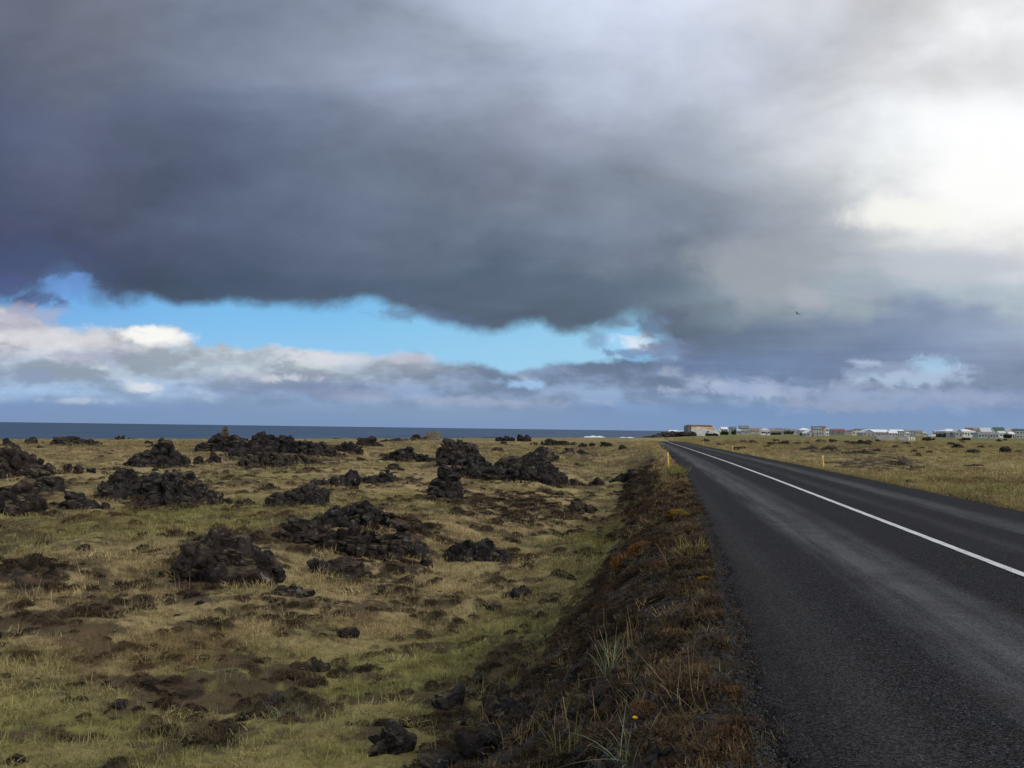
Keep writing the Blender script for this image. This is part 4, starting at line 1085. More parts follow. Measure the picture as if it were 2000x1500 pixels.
    if chim: MB().box(hw * .25, hw * .25 + .9, d * .4, d * .4 + .9, ht - .8, ht + 1.0).build('chimney', MW['lgrey'], e)
    fh = min(he, 6)
    rows = 2 if he > 5.2 else 1
    base_lift = max(0, he - (3 * rows + .2))
    for rw in range(rows):
        for i in range(nwin):
            x = -hw + w * (i + .5) / nwin; z = base_lift + 1.0 + rw * 2.8
            if door and rw == 0 and i == nwin // 2 and nwin > 1:
                MB().box(x - .5, x + .5, -.06, .01, base_lift + .1, base_lift + 2.1).build('door', m_door, e); continue
            f = MB().box(x - .85, x + .85, -.05, .01, z - .1, z + 1.35).build('window', m_frame, e)
            MB().box(x - .7, x + .7, -.09, -.053, z + .02, z + 1.2).build('pane', m_glass, f)
    return e
H = house
H(1307, 1323, 839.8, 841.8, 560, 'side', 'white', 'white', 'low white building above the dark lava hill, left of the large hall', nwin=3)
H(1323, 1344, 841.2, 842.6, 600, 'side', 'lgrey', 'lgrey', 'low pale building between the white one and the large hall', nwin=4)
H(1409, 1421, 834, 837.5, 700, 'side', 'grey', 'white', 'small house with a bright white roof right of the large hall')
H(1427, 1438, 833.3, 837, 760, 'side', 'green', 'dark', 'small dark house between the white roofed one and the tall grey one', nwin=2)
H(1446, 1463, 830.8, 832.6, 720, 'side', 'bluegrey', 'grey', 'tall grey two storey house with a flat grey roof', chim=False, nwin=4)
H(1440, 1447, 838.6, 840.5, 690, 'side', 'lgrey', 'lgrey', 'low pale annex at the left foot of the tall grey house', nwin=2)
H(1465, 1488, 835.6, 839.8, 840, 'side', 'beige', 'brown', 'long house with a brown roof left of the white hipped house', nwin=5)
H(1487, 1503.5, 836.8, 840.2, 600, 'hip', 'white', 'lgrey', 'white house with a pale hipped roof standing in green grass', nwin=4)
H(1505, 1530, 838.8, 841.5, 760, 'side', 'grey', 'brown', 'long low grey house behind the hedge right of the hipped house', nwin=5)
H(1505, 1514, 836, 839, 1050, 'side', 'grey', 'grey', 'far small grey roofed house above the long low grey house', nwin=2)
H(1516, 1530, 836.6, 839, 1050, 'side', 'bluegrey', 'dark', 'far dark roofed house right of the grey roofed one', nwin=3)
H(1534, 1545, 836.4, 839.4, 1000, 'side', 'beige', 'grey', 'far beige house in the row behind the green meadow', nwin=3)
H(1546, 1562, 838.5, 840.8, 860, 'side', 'lgrey', 'brown', 'long pale house left of the white roofed one with green walls', nwin=4)
H(1562, 1583, 836.2, 840.2, 640, 'hip', 'green', 'white', 'house with a white hipped roof and dark green walls', nwin=3)
H(1574, 1592, 840.6, 845.5, 540, 'gable', 'grey', 'white', 'grey gabled house with white roof slopes, lowest in the green meadow', nwin=2)
H(1588.5, 1604.5, 832.8, 834, 640, 'flat', 'green', 'dark', 'tall grey green block of a house with a dark flat top', nwin=3)
H(1604.5, 1614, 832.2, 836, 700, 'side', 'pink', 'red', 'faded red house beside the tall grey green one', nwin=2)
H(1613, 1619, 836.8, 838, 660, 'side', 'white', 'lgrey', 'small white building at the right side of the faded red house', nwin=1)
H(1619, 1628, 837.6, 840, 760, 'side', 'dark', 'dark', 'dark shed right of the faded red house', nwin=2)
H(1628, 1650, 837.6, 841, 900, 'side', 'dark', 'red', 'long dark house with a dull red roof', nwin=5)
H(1652, 1668, 839.4, 841.6, 880, 'side', 'beige', 'brown', 'long beige house with a brown roof, right of the dull red roof', nwin=4)
H(1664, 1685, 838.8, 842.2, 760, 'gable', 'cream', 'dark', 'cream gabled house left of the long white roofs', nwin=3)
H(1672, 1694, 837.2, 839.6, 1000, 'side', 'dark', 'dark', 'dark roofed house behind the cream gabled one', nwin=4)
H(1686, 1709, 839.0, 844.4, 700, 'gable', 'grey', 'lgrey', 'grey gabled end in front of the longest white roof', nwin=3)
H(1696, 1738, 838.8, 843.6, 730, 'side', 'grey', 'white', 'longest white roof of the village, a low hall', nwin=9, deep=14)
H(1737, 1753, 841.6, 845, 700, 'side', 'lgrey', 'white', 'short white roof stepping down at the right end of the longest one', nwin=3)
H(1739, 1766, 838.9, 841.4, 860, 'side', 'grey', 'white', 'second long white roof, behind and right of the longest one', nwin=6)
H(1768, 1788, 839.2, 842.0, 1000, 'side', 'grey', 'grey', 'grey roofed house right of the white roofs', nwin=4)
H(1787, 1803, 840.2, 843.2, 1000, 'side', 'beige', 'brown', 'brown roofed house left of the grassy hill', nwin=4)
H(1771, 1775.5, 843.6, 845, 720, 'side', 'white', 'white', 'tiny white shed below the grey roofed house', nwin=1)
H(1804, 1809, 843.6, 845, 740, 'side', 'cream', 'lgrey', 'tiny cream shed left of the white van', nwin=1)
H(1826, 1841, 841.2, 842.6, 900, 'side', 'cream', 'lgrey', 'low cream building at the foot of the grassy hill', nwin=3)
H(1847, 1879, 837.6, 842.6, 650, 'hip', 'bluegrey', 'white', 'left part of the wide villa with white hipped roofs', nwin=5, deep=14)
H(1866, 1880, 838.4, 843.8, 645, 'gable', 'grey', 'lgrey', 'grey gable standing between the two white hipped roofs of the villa', nwin=2)
H(1878, 1906, 838.2, 843.0, 655, 'hip', 'white', 'white', 'right part of the wide villa with white hipped roofs', nwin=5, deep=12)
H(1889, 1903, 835.0, 838.8, 880, 'side', 'pink', 'red', 'red roofed house peeping over the wide white villa', nwin=3)
H(1902, 1918, 835.8, 840, 860, 'side', 'beige', 'brown', 'brown roofed house between the villa and the steep white roof', nwin=4)
H(1917, 1937, 835.4, 842.4, 640, 'side', 'lgrey', 'lgrey', 'house with a steep pale grey roof right of the villa', nwin=4)
H(1911, 1950, 845.2, 847, 600, 'side', 'bluegrey', 'grey', 'long low grey blue building in front of the steep pale roof', nwin=7)
H(1943, 1963, 834.6, 841.0, 680, 'side', 'white', 'green', 'house with a dark green roof and white walls', nwin=4)
H(1952, 1966, 841.6, 845.6, 620, 'side', 'white', 'lgrey', 'white garage in front of the dark green roof', nwin=2)
H(1967, 1984, 836.6, 842, 700, 'gable', 'cream', 'lgrey', 'pale gabled house left of the green walled one', nwin=3)
H(1985, 2010, 837.6, 840.5, 640, 'side', 'green', 'green', 'green walled house cut off by the right border', nwin=4)
H(1972, 1982, 843.5, 847, 600, 'side', 'cream', 'white', 'small cream outbuilding below the pale gabled house', nwin=2)

# the large hall with rust stained cladding
m_clad, gg, b = mat('stained_cladding')
p = gg.new('ShaderNodeTexCoord').outputs['Object']
mp = gg.new('ShaderNodeMapping'); mp.inputs['Scale'].default_value = (.12, 1, .9); gg.put(mp.inputs[0], p)
n = gg.noise(mp.outputs[0], 1.0, 6, .6, .3)
gg.put(b.inputs['Base Color'], gg.mix(gg.smooth(n, .38, .62), (.50, .30, .16), (.86, .78, .64))); b.inputs['Roughness'].default_value = .8
m_low, gg, b = mat('weathered_grey_concrete')
p = gg.new('ShaderNodeTexCoord').outputs['Object']; n = gg.noise(p, .5, 6, .65)
gg.put(b.inputs['Base Color'], gg.mix(gg.smooth(n, .35, .65), (.46, .46, .46), (.68, .69, .69))); b.inputs['Roughness'].default_value = .85
def hall():
    r = 520; C, w, ang = place(1350, 1400, r); hw = w / 2
    zt = zat(1375, 830, r); zm = zat(1375, 838.4, r); zg = hz(*C) - 1.0; zg = min(zg, zat(1375, 850, r))
    e = bpy.data.objects.new('large_hall', None); link(e); e.location = (C[0], C[1], zg); e.rotation_euler[2] = ang
    tag(e, 'large hall with rust stained upper cladding and pale grey lower wall beyond the road', 'hall')
    H_ = zt - zg; M = zm - zg
    MB().box(-hw, hw, 0, 16, 0, M).build('lower_wall', m_low, e)
    MB().box(-hw - .06, hw - 1.2, -.06, 16, M + .003, H_ - .8).build('upper_cladding', m_clad, e)
    MB().raw([(-hw - .3, -.4, H_ - .8), (hw - 2.5, -.4, H_ - .8), (hw - 2.5, 16.4, H_ - .8), (-hw - .3, 16.4, H_ - .8), (-hw - .3, 8, H_ + .1), (hw - 3.2, 8, H_ + .1), (-hw - .3, -.4, H_ - .3), (hw - 3, -.4, H_ - .3), (hw - 3, 16.4, H_ - .3), (-hw - .3, 16.4, H_ - .3)],
             [(3, 2, 1, 0), (0, 1, 7, 6), (6, 7, 5, 4), (5, 8, 9, 4), (2, 3, 9, 8), (1, 2, 8, 5, 7), (0, 6, 4, 9, 3)]).build('roof', MRf['rust'], e)
    MB().box(-hw - 2.0, -hw - .08, .3, 12, 0, H_ - .5).build('end_tower', MW['dark'], e)
    MB().raw([(hw + .003, 1, 0), (hw + 1.8, 1, 0), (hw + 1.8, 12, 0), (hw + .003, 12, 0), (hw + .003, 1, M * .95), (hw + 1.8, 1, M * .6), (hw + 1.8, 12, M * .6), (hw + .003, 12, M * .95)],
             [(3, 2, 1, 0), (0, 1, 5, 4), (1, 2, 6, 5), (2, 3, 7, 6), (4, 5, 6, 7), (0, 4, 7, 3)]).build('lean_to', m_low, e)
    f = MB().box(1.6, 3.0, -.08, .01, M * .62, M * .78).build('window', MW['dark'], e)
    MB().box(1.75, 2.85, -.12, -.083, M * .65, M * .75).build('pane', m_glass, f)
hall()
# pale low ruin on the plain
def low_shed():
    r = 330; C, w, ang = place(1712, 1788, r); hw = w / 2; zt = zat(1750, 851.8, r); zg = hz(*C) - .25; zg = min(zg, zt - .8); Hh = zt - zg
    e = bpy.data.objects.new('low_shed', None); link(e); e.location = (C[0], C[1], zg); e.rotation_euler[2] = ang
    tag(e, 'long pale low shed on the plain with three white uprights at its right end', 'shed')
    MB().box(-hw, -.3, 0, .35, 0, Hh).build('wall', MW['grey'], e)
    MB().box(.9, hw - 2.9, .2, .55, 0, Hh * .92).build('wall', MW['grey'], e)
    MB().box(-hw, -hw + .3, .36, 5, 0, Hh * .9).build('wall', MW['grey'], e)
    for k in range(3): MB().box(hw - 2.6 + k * .95, hw - 2.05 + k * .95, .1, .5, 0, Hh * .9).build('upright', MW['white'], e)
low_shed()
# tank, van, hedges
def tank():
    r = 560; C, w, ang = place(1403, 1407.5, r); z = hz(*C); zt = zat(1405, 837.2, r); rad = w / 2
    e = bpy.data.objects.new('storage_tank', None); link(e); e.location = (C[0], C[1], z - .2); tag(e, 'small round white tank beside the right end of the large hall', 'tank')
    vs, fs = [], []; n = 20; H_ = zt - z + .2
    rings = [(rad, 0), (rad, H_ * .62), (rad * .93, H_ * .80), (rad * .7, H_ * .93), (rad * .3, H_ * .99), (.01, H_)]
    for rr, zz in rings:
        for k in range(n): vs.append((math.cos(k * 2 * math.pi / n) * rr, math.sin(k * 2 * math.pi / n) * rr, zz))
    for i in range(len(rings) - 1):
        for k in range(n): fs.append((i * n + k, i * n + (k + 1) % n, i * n + n + (k + 1) % n, i * n + n + k))
    fs.append(tuple(range(n))[::-1])
    MB().raw(vs, fs).build('shell', MW['white'], e, True)
    MB().box(-.15, .15, -rad - .12, -rad + .05, .4, H_ * .7).build('ladder', MW['grey'], e)
tank()
m_tyre = pm('tyre_rubber', (.02, .02, .02))
def van():
    r = 600; C, w, ang = place(1818, 1824, r); z = hz(*C) + .25
    e = bpy.data.objects.new('parked_van', None); link(e); e.location = (C[0], C[1], z); e.rotation_euler[2] = ang
    tag(e, 'white van parked in the open left of the wide villa', 'van')
    L = 2.4
    pr = [(-L, .35), (-L, 1.0), (-L + .5, 1.15), (-L + 1.0, 1.95), (L - .1, 2.0), (L, 1.9), (L, .35)]
    vs = [(x, 0, zz) for x, zz in pr] + [(x, 1.8, zz) for x, zz in pr]; k = len(pr)
    MB().raw(vs, [tuple(range(k)), tuple(range(k, 2 * k))[::-1]] + [(i, k + i, k + (i + 1) % k, (i + 1) % k) for i in range(k)]).build('body', MW['white'], e)
    MB().raw([(-L + .62, -.02, 1.2), (-L + 1.5, -.02, 1.2), (-L + 1.5, -.02, 1.8), (-L + 1.1, -.02, 1.8)], [(0, 1, 2, 3)]).build('side_window', m_glass, e)
    for x in (-L + .8, L - .9):
        for y in (.0, 1.8):
            vs = [(x + math.cos(a) * .36, y + s, .36 + math.sin(a) * .36) for s in (-.1, .1) for a in [j * math.pi / 8 for j in range(16)]]
            MB().raw(vs, [tuple(range(16)), tuple(range(16, 32))[::-1]] + [(j, (j + 1) % 16, 16 + (j + 1) % 16, 16 + j) for j in range(16)]).build('wheel', m_tyre, e)
van()
m_leaf = flat_mat('hedge_leaves', (.030, .045, .018), .9, .5, 2.0, .1)
m_bark = flat_mat('bark', (.05, .038, .028), .9, .3, 3.0, .1)
def shrub(px0, px1, ytop, r, label, seed, name='hedge'):
    C, w, ang = place(px0, px1, r); zt = zat((px0 + px1) / 2, ytop, r); z = hz(*C); Hh = max(zt - z, 1.2)
    rs = np.random.RandomState(seed); n = int(min(2600, 500 * w)); 
    e = bpy.data.objects.new(name, None); link(e); e.location = (C[0], C[1], z - .1); e.rotation_euler[2] = ang; tag(e, label, 'hedge' if name == 'hedge' else 'tree')
    nb = max(3, int(w / 1.2)); P = []
    for i in range(nb):
        bx = -w / 2 + w * (i + .5) / nb + rs.normal() * .2; bh = Hh * rs.uniform(.75, 1)
        q = rs.normal(size=(n // nb, 3)); q /= np.linalg.norm(q, axis=1)[:, None]; q *= rs.uniform(.6, 1, (len(q), 1))
        P.append(q * np.array([.9, 1.0, bh * .5]) + np.array([bx, 0, bh * .52]))
    P = np.concatenate(P); s = .22
    A = rs.normal(size=P.shape) * s; B = rs.normal(size=P.shape) * s
    V = np.stack([P, P + A, P + B], 1).reshape(-1, 3); F = np.arange(len(V), dtype=np.int32).reshape(-1, 3)
    obj('foliage' if name == 'hedge' else 'crown', np_mesh('foliage', V, F, m_leaf), e)
    s_ = MB()
    for i in range(nb):
        bx = -w / 2 + w * (i + .5) / nb; s_.raw([(bx - .08, -.08, 0), (bx + .08, -.08, 0), (bx, .1, 0), (bx, 0, Hh * .6)], [(0, 1, 3), (1, 2, 3), (2, 0, 3), (2, 1, 0)])
    s_.build('stem' if name == 'hedge' else 'trunk', m_bark, e)
shrub(1505, 1525, 843.6, 700, 'dark hedge in front of the long low grey house', 1)
shrub(1530, 1550, 840.8, 800, 'dark hedge behind the green meadow between the beige and the pale house', 2)
shrub(1562, 1573, 844, 600, 'dark green hedge left of the grey gabled house', 3)
shrub(1378, 1402, 845.6, 500, 'low dark bushes at the foot of the large hall', 4)
shrub(1405, 1422, 841.5, 560, 'bushes right of the white tank', 5)
shrub(1822, 1848, 845.2, 640, 'brown green hedge left of the wide villa', 6)
shrub(1983, 1989, 835.6, 660, 'dark pointed conifer between the pale gabled and the green walled house', 7, 'tree')
shrub(1429, 1437, 839.0, 640, 'dark bushes below the small dark house', 8)
shrub(1960, 1975, 846.5, 590, 'dark bushes in front of the white garage', 9)

# ------------------------------------------------------------------ plants near the road
class Blades:
    def __init__(s, seed): s.rs = np.random.RandomState(seed); s.V = []; s.F = []
    def blade(s, x, y, z, az, lean, L, w, curl=.8, seg=4):
        rs = s.rs; n = len(s.V); d = np.array([math.cos(az), math.sin(az), 0]); sd_ = np.array([-d[1], d[0], 0])
        p = np.array([x, y, z], float); a = lean; rows = []
        for i in range(seg + 1):
            t = i / seg; ww = w * (1 - t) ** .7
            if i == seg: rows.append([p.copy()])
            else: rows.append([p - sd_ * ww / 2, p + sd_ * ww / 2])
            p = p + (d * math.sin(a) + np.array([0, 0, 1]) * math.cos(a)) * L / seg; a += curl / seg
        idx = []
        for r in rows:
            idx.append([len(s.V) + k for k in range(len(r))]); s.V += r
        for a_, b_ in zip(idx[:-1], idx[1:]):
            s.F.append((a_[0], a_[1], b_[1], b_[0]) if len(b_) == 2 else (a_[0], a_[1], b_[0]))
        return s
    def mesh(s, name, m):
        me = bpy.data.meshes.new(name); me.from_pydata([tuple(v) for v in s.V], [], s.F); me.materials.append(m); return me
def tuft_mesh(name, seed, n, R, L, w, lean, m, curl=.9, seg=3):
    B = Blades(seed); rs = B.rs
    for i in range(n):
        a = rs.uniform(0, 6.283); r = R * math.sqrt(rs.rand())
        B.blade(math.cos(a) * r, math.sin(a) * r, -.01, a + rs.normal() * .9, abs(rs.normal()) * lean, L * rs.uniform(.5, 1.2), w * rs.uniform(.7, 1.3), curl * rs.uniform(.3, 1.4), seg)
    return B.mesh(name, m)
def heath_mesh(name, seed, n, R, H_, m, leaf=.010):
    rs = np.random.RandomState(seed)
    q = rs.normal(size=(n, 3)); q /= np.linalg.norm(q, axis=1)[:, None]; q[:, 2] = np.abs(q[:, 2]); q *= rs.uniform(.45, 1, (n, 1)) ** .5
    P = q * np.array([R, R, H_]); dirn = q + rs.normal(size=q.shape) * .6; dirn /= np.linalg.norm(dirn, axis=1)[:, None]
    sd_ = np.cross(dirn, rs.normal(size=q.shape)); sd_ /= np.linalg.norm(sd_, axis=1)[:, None]
    L = leaf * rs.uniform(1.2, 3.4, (n, 1)); w_ = leaf * rs.uniform(.25, .6, (n, 1))
    V = np.stack([P - sd_ * w_, P + sd_ * w_, P + dirn * L], 1).reshape(-1, 3)
    return np_mesh(name, V, np.arange(3 * n, dtype=np.int32).reshape(-1, 3), m)
KIT = bpy.data.collections.new('plant_kit')
def kit(name, me):
    c = bpy.data.collections.new(name); o = bpy.data.objects.new(name, me); c.objects.link(o); return c
def kitcol(name, meshes):
    c = bpy.data.collections.new(name)
    for i, me in enumerate(meshes):
        c.objects.link(bpy.data.objects.new('%s_%02d' % (name, i), me))
    return c
K_GR = kitcol('short_grass', [tuft_mesh('short_grass', 10 + i, 34, .15, .085, .0045, 1.1, m_tuft, .8) for i in range(5)])
K_MAT = kitcol('matted_grass', [tuft_mesh('matted_grass', 20 + i, 46, .34, .15, .010, 1.35, m_tuft, .5) for i in range(5)])
K_ST = kitcol('grass_stalk', [tuft_mesh('grass_stalk', 30 + i, 4, .06, .30, .0055, .55, m_tuft, .5, 4) for i in range(4)])
K_HE = kitcol('heather', [heath_mesh('heather', 40 + i, 420, .13, .075, m_heath, .011) for i in range(5)])
def pebble(seed):
    V, F = chunk(seed, 1); return np_mesh('pebble', V * np.array([1, .85, .65]), F, m_gravel)
K_PE = kitcol('pebble', [pebble(i) for i in range(7)])
K_PF = kitcol('heather_tuft', [heath_mesh('heather_far', 60 + i, 200, .35, .2, m_heath, .045) for i in range(4)])

def scatter(name, pts, scl, coll, label, cat, tilt=.25, seed=0, lift=0.0):
    rs = np.random.RandomState(seed); n = len(pts)
    z = terrain(pts[:, 0], pts[:, 1])
    V = np.column_stack([pts, z + lift]).astype(np.float32)
    me = bpy.data.meshes.new(name); me.vertices.add(n); me.vertices.foreach_set('co', V.ravel())
    M = masks(pts[:, 0], pts[:, 1])
    for k in M: attr(me, k, M[k])
    attr(me, 'tone', np.clip(rs.rand(n) * .8 + .2 * fbm2(pts[:, 0], pts[:, 1], 3), 0, 1)); attr(me, 'scl', scl)
    rv = me.attributes.new('rot', 'FLOAT_VECTOR', 'POINT')
    rv.data.foreach_set('vector', np.column_stack([rs.normal(0, tilt, n), rs.normal(0, tilt, n), rs.uniform(0, 6.283, n)]).astype(np.float32).ravel())
    o = obj(name, me); tag(o, label, cat, kind='stuff')
    ng = bpy.data.node_groups.new(name, 'GeometryNodeTree')
    ng.interface.new_socket('Geometry', in_out='INPUT', socket_type='NodeSocketGeometry'); ng.interface.new_socket('Geometry', in_out='OUTPUT', socket_type='NodeSocketGeometry')
    N = ng.nodes; L = ng.links
    gi = N.new('NodeGroupInput'); go = N.new('NodeGroupOutput'); mp_ = N.new('GeometryNodeMeshToPoints'); ip = N.new('GeometryNodeInstanceOnPoints'); ci = N.new('GeometryNodeCollectionInfo')
    ci.inputs['Collection'].default_value = coll; ci.inputs['Separate Children'].default_value = True; ci.inputs['Reset Children'].default_value = True
    ip.inputs['Pick Instance'].default_value = True
    def na(nm, t):
        a = N.new('GeometryNodeInputNamedAttribute'); a.data_type = t; a.inputs['Name'].default_value = nm; return a.outputs['Attribute']
    er = N.new('FunctionNodeEulerToRotation'); L.new(na('rot', 'FLOAT_VECTOR'), er.inputs[0])
    L.new(gi.outputs[0], mp_.inputs['Mesh']); L.new(mp_.outputs[0], ip.inputs['Points']); L.new(ci.outputs[0], ip.inputs['Instance'])
    L.new(er.outputs[0], ip.inputs['Rotation']); L.new(na('scl', 'FLOAT'), ip.inputs['Scale']); L.new(ip.outputs[0], go.inputs[0])
    md = o.modifiers.new('scatter', 'NODES'); md.node_group = ng
    return o
def free(P):
    keep = np.ones(len(P), bool)
    for (x, y, a, b_, sd_) in EXCL:
        dx = P[:, 0] - x; dy = P[:, 1] - y; u_ = dx * sd_[0] + dy * sd_[1]; v_ = -dx * sd_[1] + dy * sd_[0]
        keep &= (u_ / (a * .9)) ** 2 + (v_ / (b_ * .9)) ** 2 > 1
    return P[keep]
def polar(n, r0, r1, a0, a1, seed):
    rs = np.random.RandomState(seed); r = np.sqrt(rs.uniform(r0 * r0, r1 * r1, n)); a = np.radians(rs.uniform(a0, a1, n))
    return np.column_stack([r * np.sin(a), r * np.cos(a)])
def grass_keep(P, seed, side='L'):
    rs = np.random.RandomState(seed); M = masks(P[:, 0], P[:, 1])
    off = (XL(P[:, 1]) - P[:, 0] > .25) if side == 'L' else (P[:, 0] - XR(P[:, 1]) > .25)
    pr = (1 - .85 * M['bank']) * (1 - .8 * M['lava']) * (1 - .7 * M['heath']) * (.45 + .55 * sst(-.25, .2, fbm2(P[:, 0] / .7 + 9, P[:, 1] / .7, 3)))
    return P[off & (rs.rand(len(P)) < pr)]
def S(n, s, seed, v=.35): return s * np.random.RandomState(seed).uniform(1 - v, 1 + v, n)
def band(P, a0, a1, b0, b1, seed):
    """thin a ring of plants out gradually at both of its borders"""
    r = np.hypot(P[:, 0], P[:, 1]); k = sst(a0, a1, r) * (1 - sst(b0, b1, r))
    return P[np.random.RandomState(seed + 50).rand(len(P)) < k]
P = free(grass_keep(band(polar(34000, 5, 24, -46, 12, 1), 0, 1, 12, 24, 1), 1)); scatter('short_grass', P, S(len(P), 1.0, 1), K_GR, 'short olive and straw grass of the near left field', 'grass', .3, 1)
P = free(grass_keep(band(polar(42000, 10, 60, -44, 10, 2), 10, 20, 32, 60, 2), 2)); scatter('matted_grass', P, S(len(P), .85, 2), K_MAT, 'matted olive and straw grass among the outcrops', 'grass', .25, 2)
P = free(grass_keep(band(polar(60000, 30, 230, -44, 8, 3), 30, 60, 120, 230, 3), 3)); r = np.hypot(P[:, 0], P[:, 1]); scatter('matted_grass', P, S(len(P), 1, 3) * np.interp(r, [30, 200], [1.1, 2.6]), K_MAT, 'straw coloured grass of the distant left field', 'grass', .2, 3)
P = free(grass_keep(polar(14000, 18, 60, 8, 36, 4), 4, 'R')); P2 = free(grass_keep(band(polar(60000, 60, 380, 1, 32, 5), 0, 1, 150, 380, 5), 5, 'R'))
P = np.vstack([P, P2]); r = np.hypot(P[:, 0], P[:, 1]); scatter('matted_grass', P, S(len(P), 1, 5) * np.interp(r, [20, 60, 170, 380], [.8, 1.3, 2.2, 4]), K_MAT, 'yellow green grass of the plain right of the road', 'grass', .2, 5)
P = free(grass_keep(polar(4200, 5, 34, -46, 10, 6), 6)); scatter('grass_stalk', P, S(len(P), 1.0, 6), K_ST, 'thin pale grass stalks standing above the turf', 'grass', .15, 6)
def heather_keep(P, seed):
    rs = np.random.RandomState(seed); M = masks(P[:, 0], P[:, 1]); off = XL(P[:, 1]) - P[:, 0] + fbm2(P[:, 1] / .5, P[:, 1] * 0 + 3, 3) * .35 > .05
    n = fbm2(P[:, 0] / .45, P[:, 1] / .45, 4); pr = np.clip(.85 * M['bank'] * sst(-.02, .22, n) + .30 * M['heath'] * sst(-.2, .3, n) + .5 * M['lava'] * sst(-.25, .2, n), 0, 1)
    return P[off & (rs.rand(len(P)) < pr)]
P = free(heather_keep(band(polar(40000, 2.5, 26, -46, 12, 7), 0, 1, 14, 26, 7), 7)); scatter('heather', P, S(len(P), .8, 7, .5), K_HE, 'low dark brown heather on the road bank and in the near grass', 'heather', .25, 7)
P = free(heather_keep(band(polar(26000, 14, 70, -44, 6, 8), 14, 28, 50, 70, 8), 8)); scatter('heather', P, S(len(P), .55, 8, .4), K_PF, 'dark heather patches further along the bank and field', 'heather', .25, 8)
# dry grass strewn in small bunches over the bank
rs = np.random.RandomState(77); y = 2.5 + 50 * rs.rand(20000) ** 1.5; x = XL(y) + .06 - 3.0 * rs.rand(len(y)) ** 1.5; P = np.column_stack([x, y])
P = P[fbm2(x / .35 + 50, y / .35, 3) > np.interp(XL(y) - x, [-.1, .3, .9, 3], [.06, .04, .20, .24]) - .16 * sst(9, 22, y)]; scatter('dry_grass', P, S(len(P), .75, 78), K_GR, 'dry tan grass bunches scattered over the dark road bank', 'grass', .35, 12)
rs = np.random.RandomState(9); y = 2.5 + 20 * rs.rand(70000) ** 1.5; x = XL(y) - rs.uniform(-.06, 3.0, len(y)); P = np.column_stack([x, y]); M = masks(x, y)
P = P[(rs.rand(len(P)) < (.06 + .80 * M['bank'])) & ((XL(P[:, 1]) - P[:, 0]) > -.10)]; P = P[(P[:, 0] - P[:, 1] * .28 < 1.6)]
scatter('gravel', P, np.minimum(np.random.RandomState(3).gamma(2.2, .0062, len(P)) + .004, .05), K_PE, 'loose black lava gravel covering the road bank', 'gravel', 1.0, 9, .004)
# loose chips along the asphalt edge
rs = np.random.RandomState(19); y = 2.5 + 14 * rs.rand(9000) ** 1.3; x = XL(y) + np.abs(rs.normal(0, .09, len(y))) - .08; P = np.column_stack([x, y])
o = scatter('gravel', P, np.minimum(np.random.RandomState(4).gamma(2, .0022, len(P)) + .002, .014), K_PE, 'fine black chips strewn over the left edge of the asphalt', 'gravel', 1.0, 10)
co = np.column_stack([P, zsurf(P[:, 0], P[:, 1]) + .002]).astype(np.float32); o.data.vertices.foreach_set('co', co.ravel())

# broken rubble that links the outcrops
m_rub, gg, b = mat('lava_rubble_pieces')
get = mk_get(gg, 'INSTANCER')
gg.put(b.inputs['Base Color'], gg.mix(get('tone'), (0.010, 0.008, 0.008), (0.070, 0.052, 0.042))); b.inputs['Roughness'].default_value = .95; b.inputs['Specular IOR Level'].default_value = .1
rub = []
for i in range(8):
    V, F = chunk(i, 2); rub.append(np_mesh('rubble', V * np.array([1.2, .9, .75]), F, m_rub))
K_RU = kitcol('rubble', rub)
rs = np.random.RandomState(91); pts = []; sc2 = []
for (x, y, w, d, sd_, dv, ds) in HEAPS:
    if w < .9 or ds > 170: continue
    k = int(min(260, 26 * w * max(d, .6) ** .5))
    a = rs.uniform(0, 6.283, k); q = 1 + np.abs(rs.normal(0, .34, k)) - .22
    pts.append(np.column_stack([x + sd_[0] * np.cos(a) * q * w * .52 + dv[0] * np.sin(a) * q * d * .6, y + sd_[1] * np.cos(a) * q * w * .52 + dv[1] * np.sin(a) * q * d * .6]))
    sc2.append(np.minimum(rs.gamma(2, .022, k) * (.55 + .16 * w ** .7) + .02, .32))
P = np.concatenate(pts); sc2 = np.concatenate(sc2); ok = XL(P[:, 1]) - P[:, 0] > 1.5; ok |= P[:, 0] - XR(P[:, 1]) > 1
scatter('lava_rubble', P[ok], sc2[ok], K_RU, 'broken lava rubble strewn around the outcrops', 'rubble', .6, 21, .0)

m_lyme = flat_mat('blue_green_blades', (.15, .19, .10), .7, .25, 30, .2, (.33, .28, .15))
m_dry = flat_mat('dry_straw_blades', (.36, .28, .15), .8, .25, 30, .15)
m_yg = flat_mat('yellow_green_blades', (.19, .19, .055), .75, .3, 25, .2, (.30, .25, .09))
m_rust = flat_mat('rust_brown_moss', (.165, .075, .022), .95, .35, 25, .05)
m_gold = flat_mat('golden_moss', (.24, .16, .030), .95, .35, 25, .05)
m_pale = flat_mat('pale_brown_moss', (.15, .095, .05), .95, .35, 25, .05)
def tuft_at(px, py, n, R, L, w, lean, m, seed, label, name='grass_tuft', curl=.9, cat='grass tuft', group=None):
    P = ground(px, py); me = tuft_mesh(name, seed, n, R, L, w, lean, m, curl, 5)
    o = obj(name, me, loc=(P[0], P[1], hz(P[0], P[1]))); tag(o, label, cat, group); return o
tuft_at(1190, 1320, 34, .07, .42, .008, .9, m_lyme, 1, 'sprawling blue green tuft of long blades on the dark bank', curl=.8)
tuft_at(1235, 1490, 40, .10, .34, .007, 1.0, m_lyme, 2, 'blue green tuft at the bottom border around the yellow flower', curl=.8)
tuft_at(1355, 1085, 110, .22, .30, .008, .9, m_yg, 3, 'bright yellow green tuft leaning over the asphalt edge')
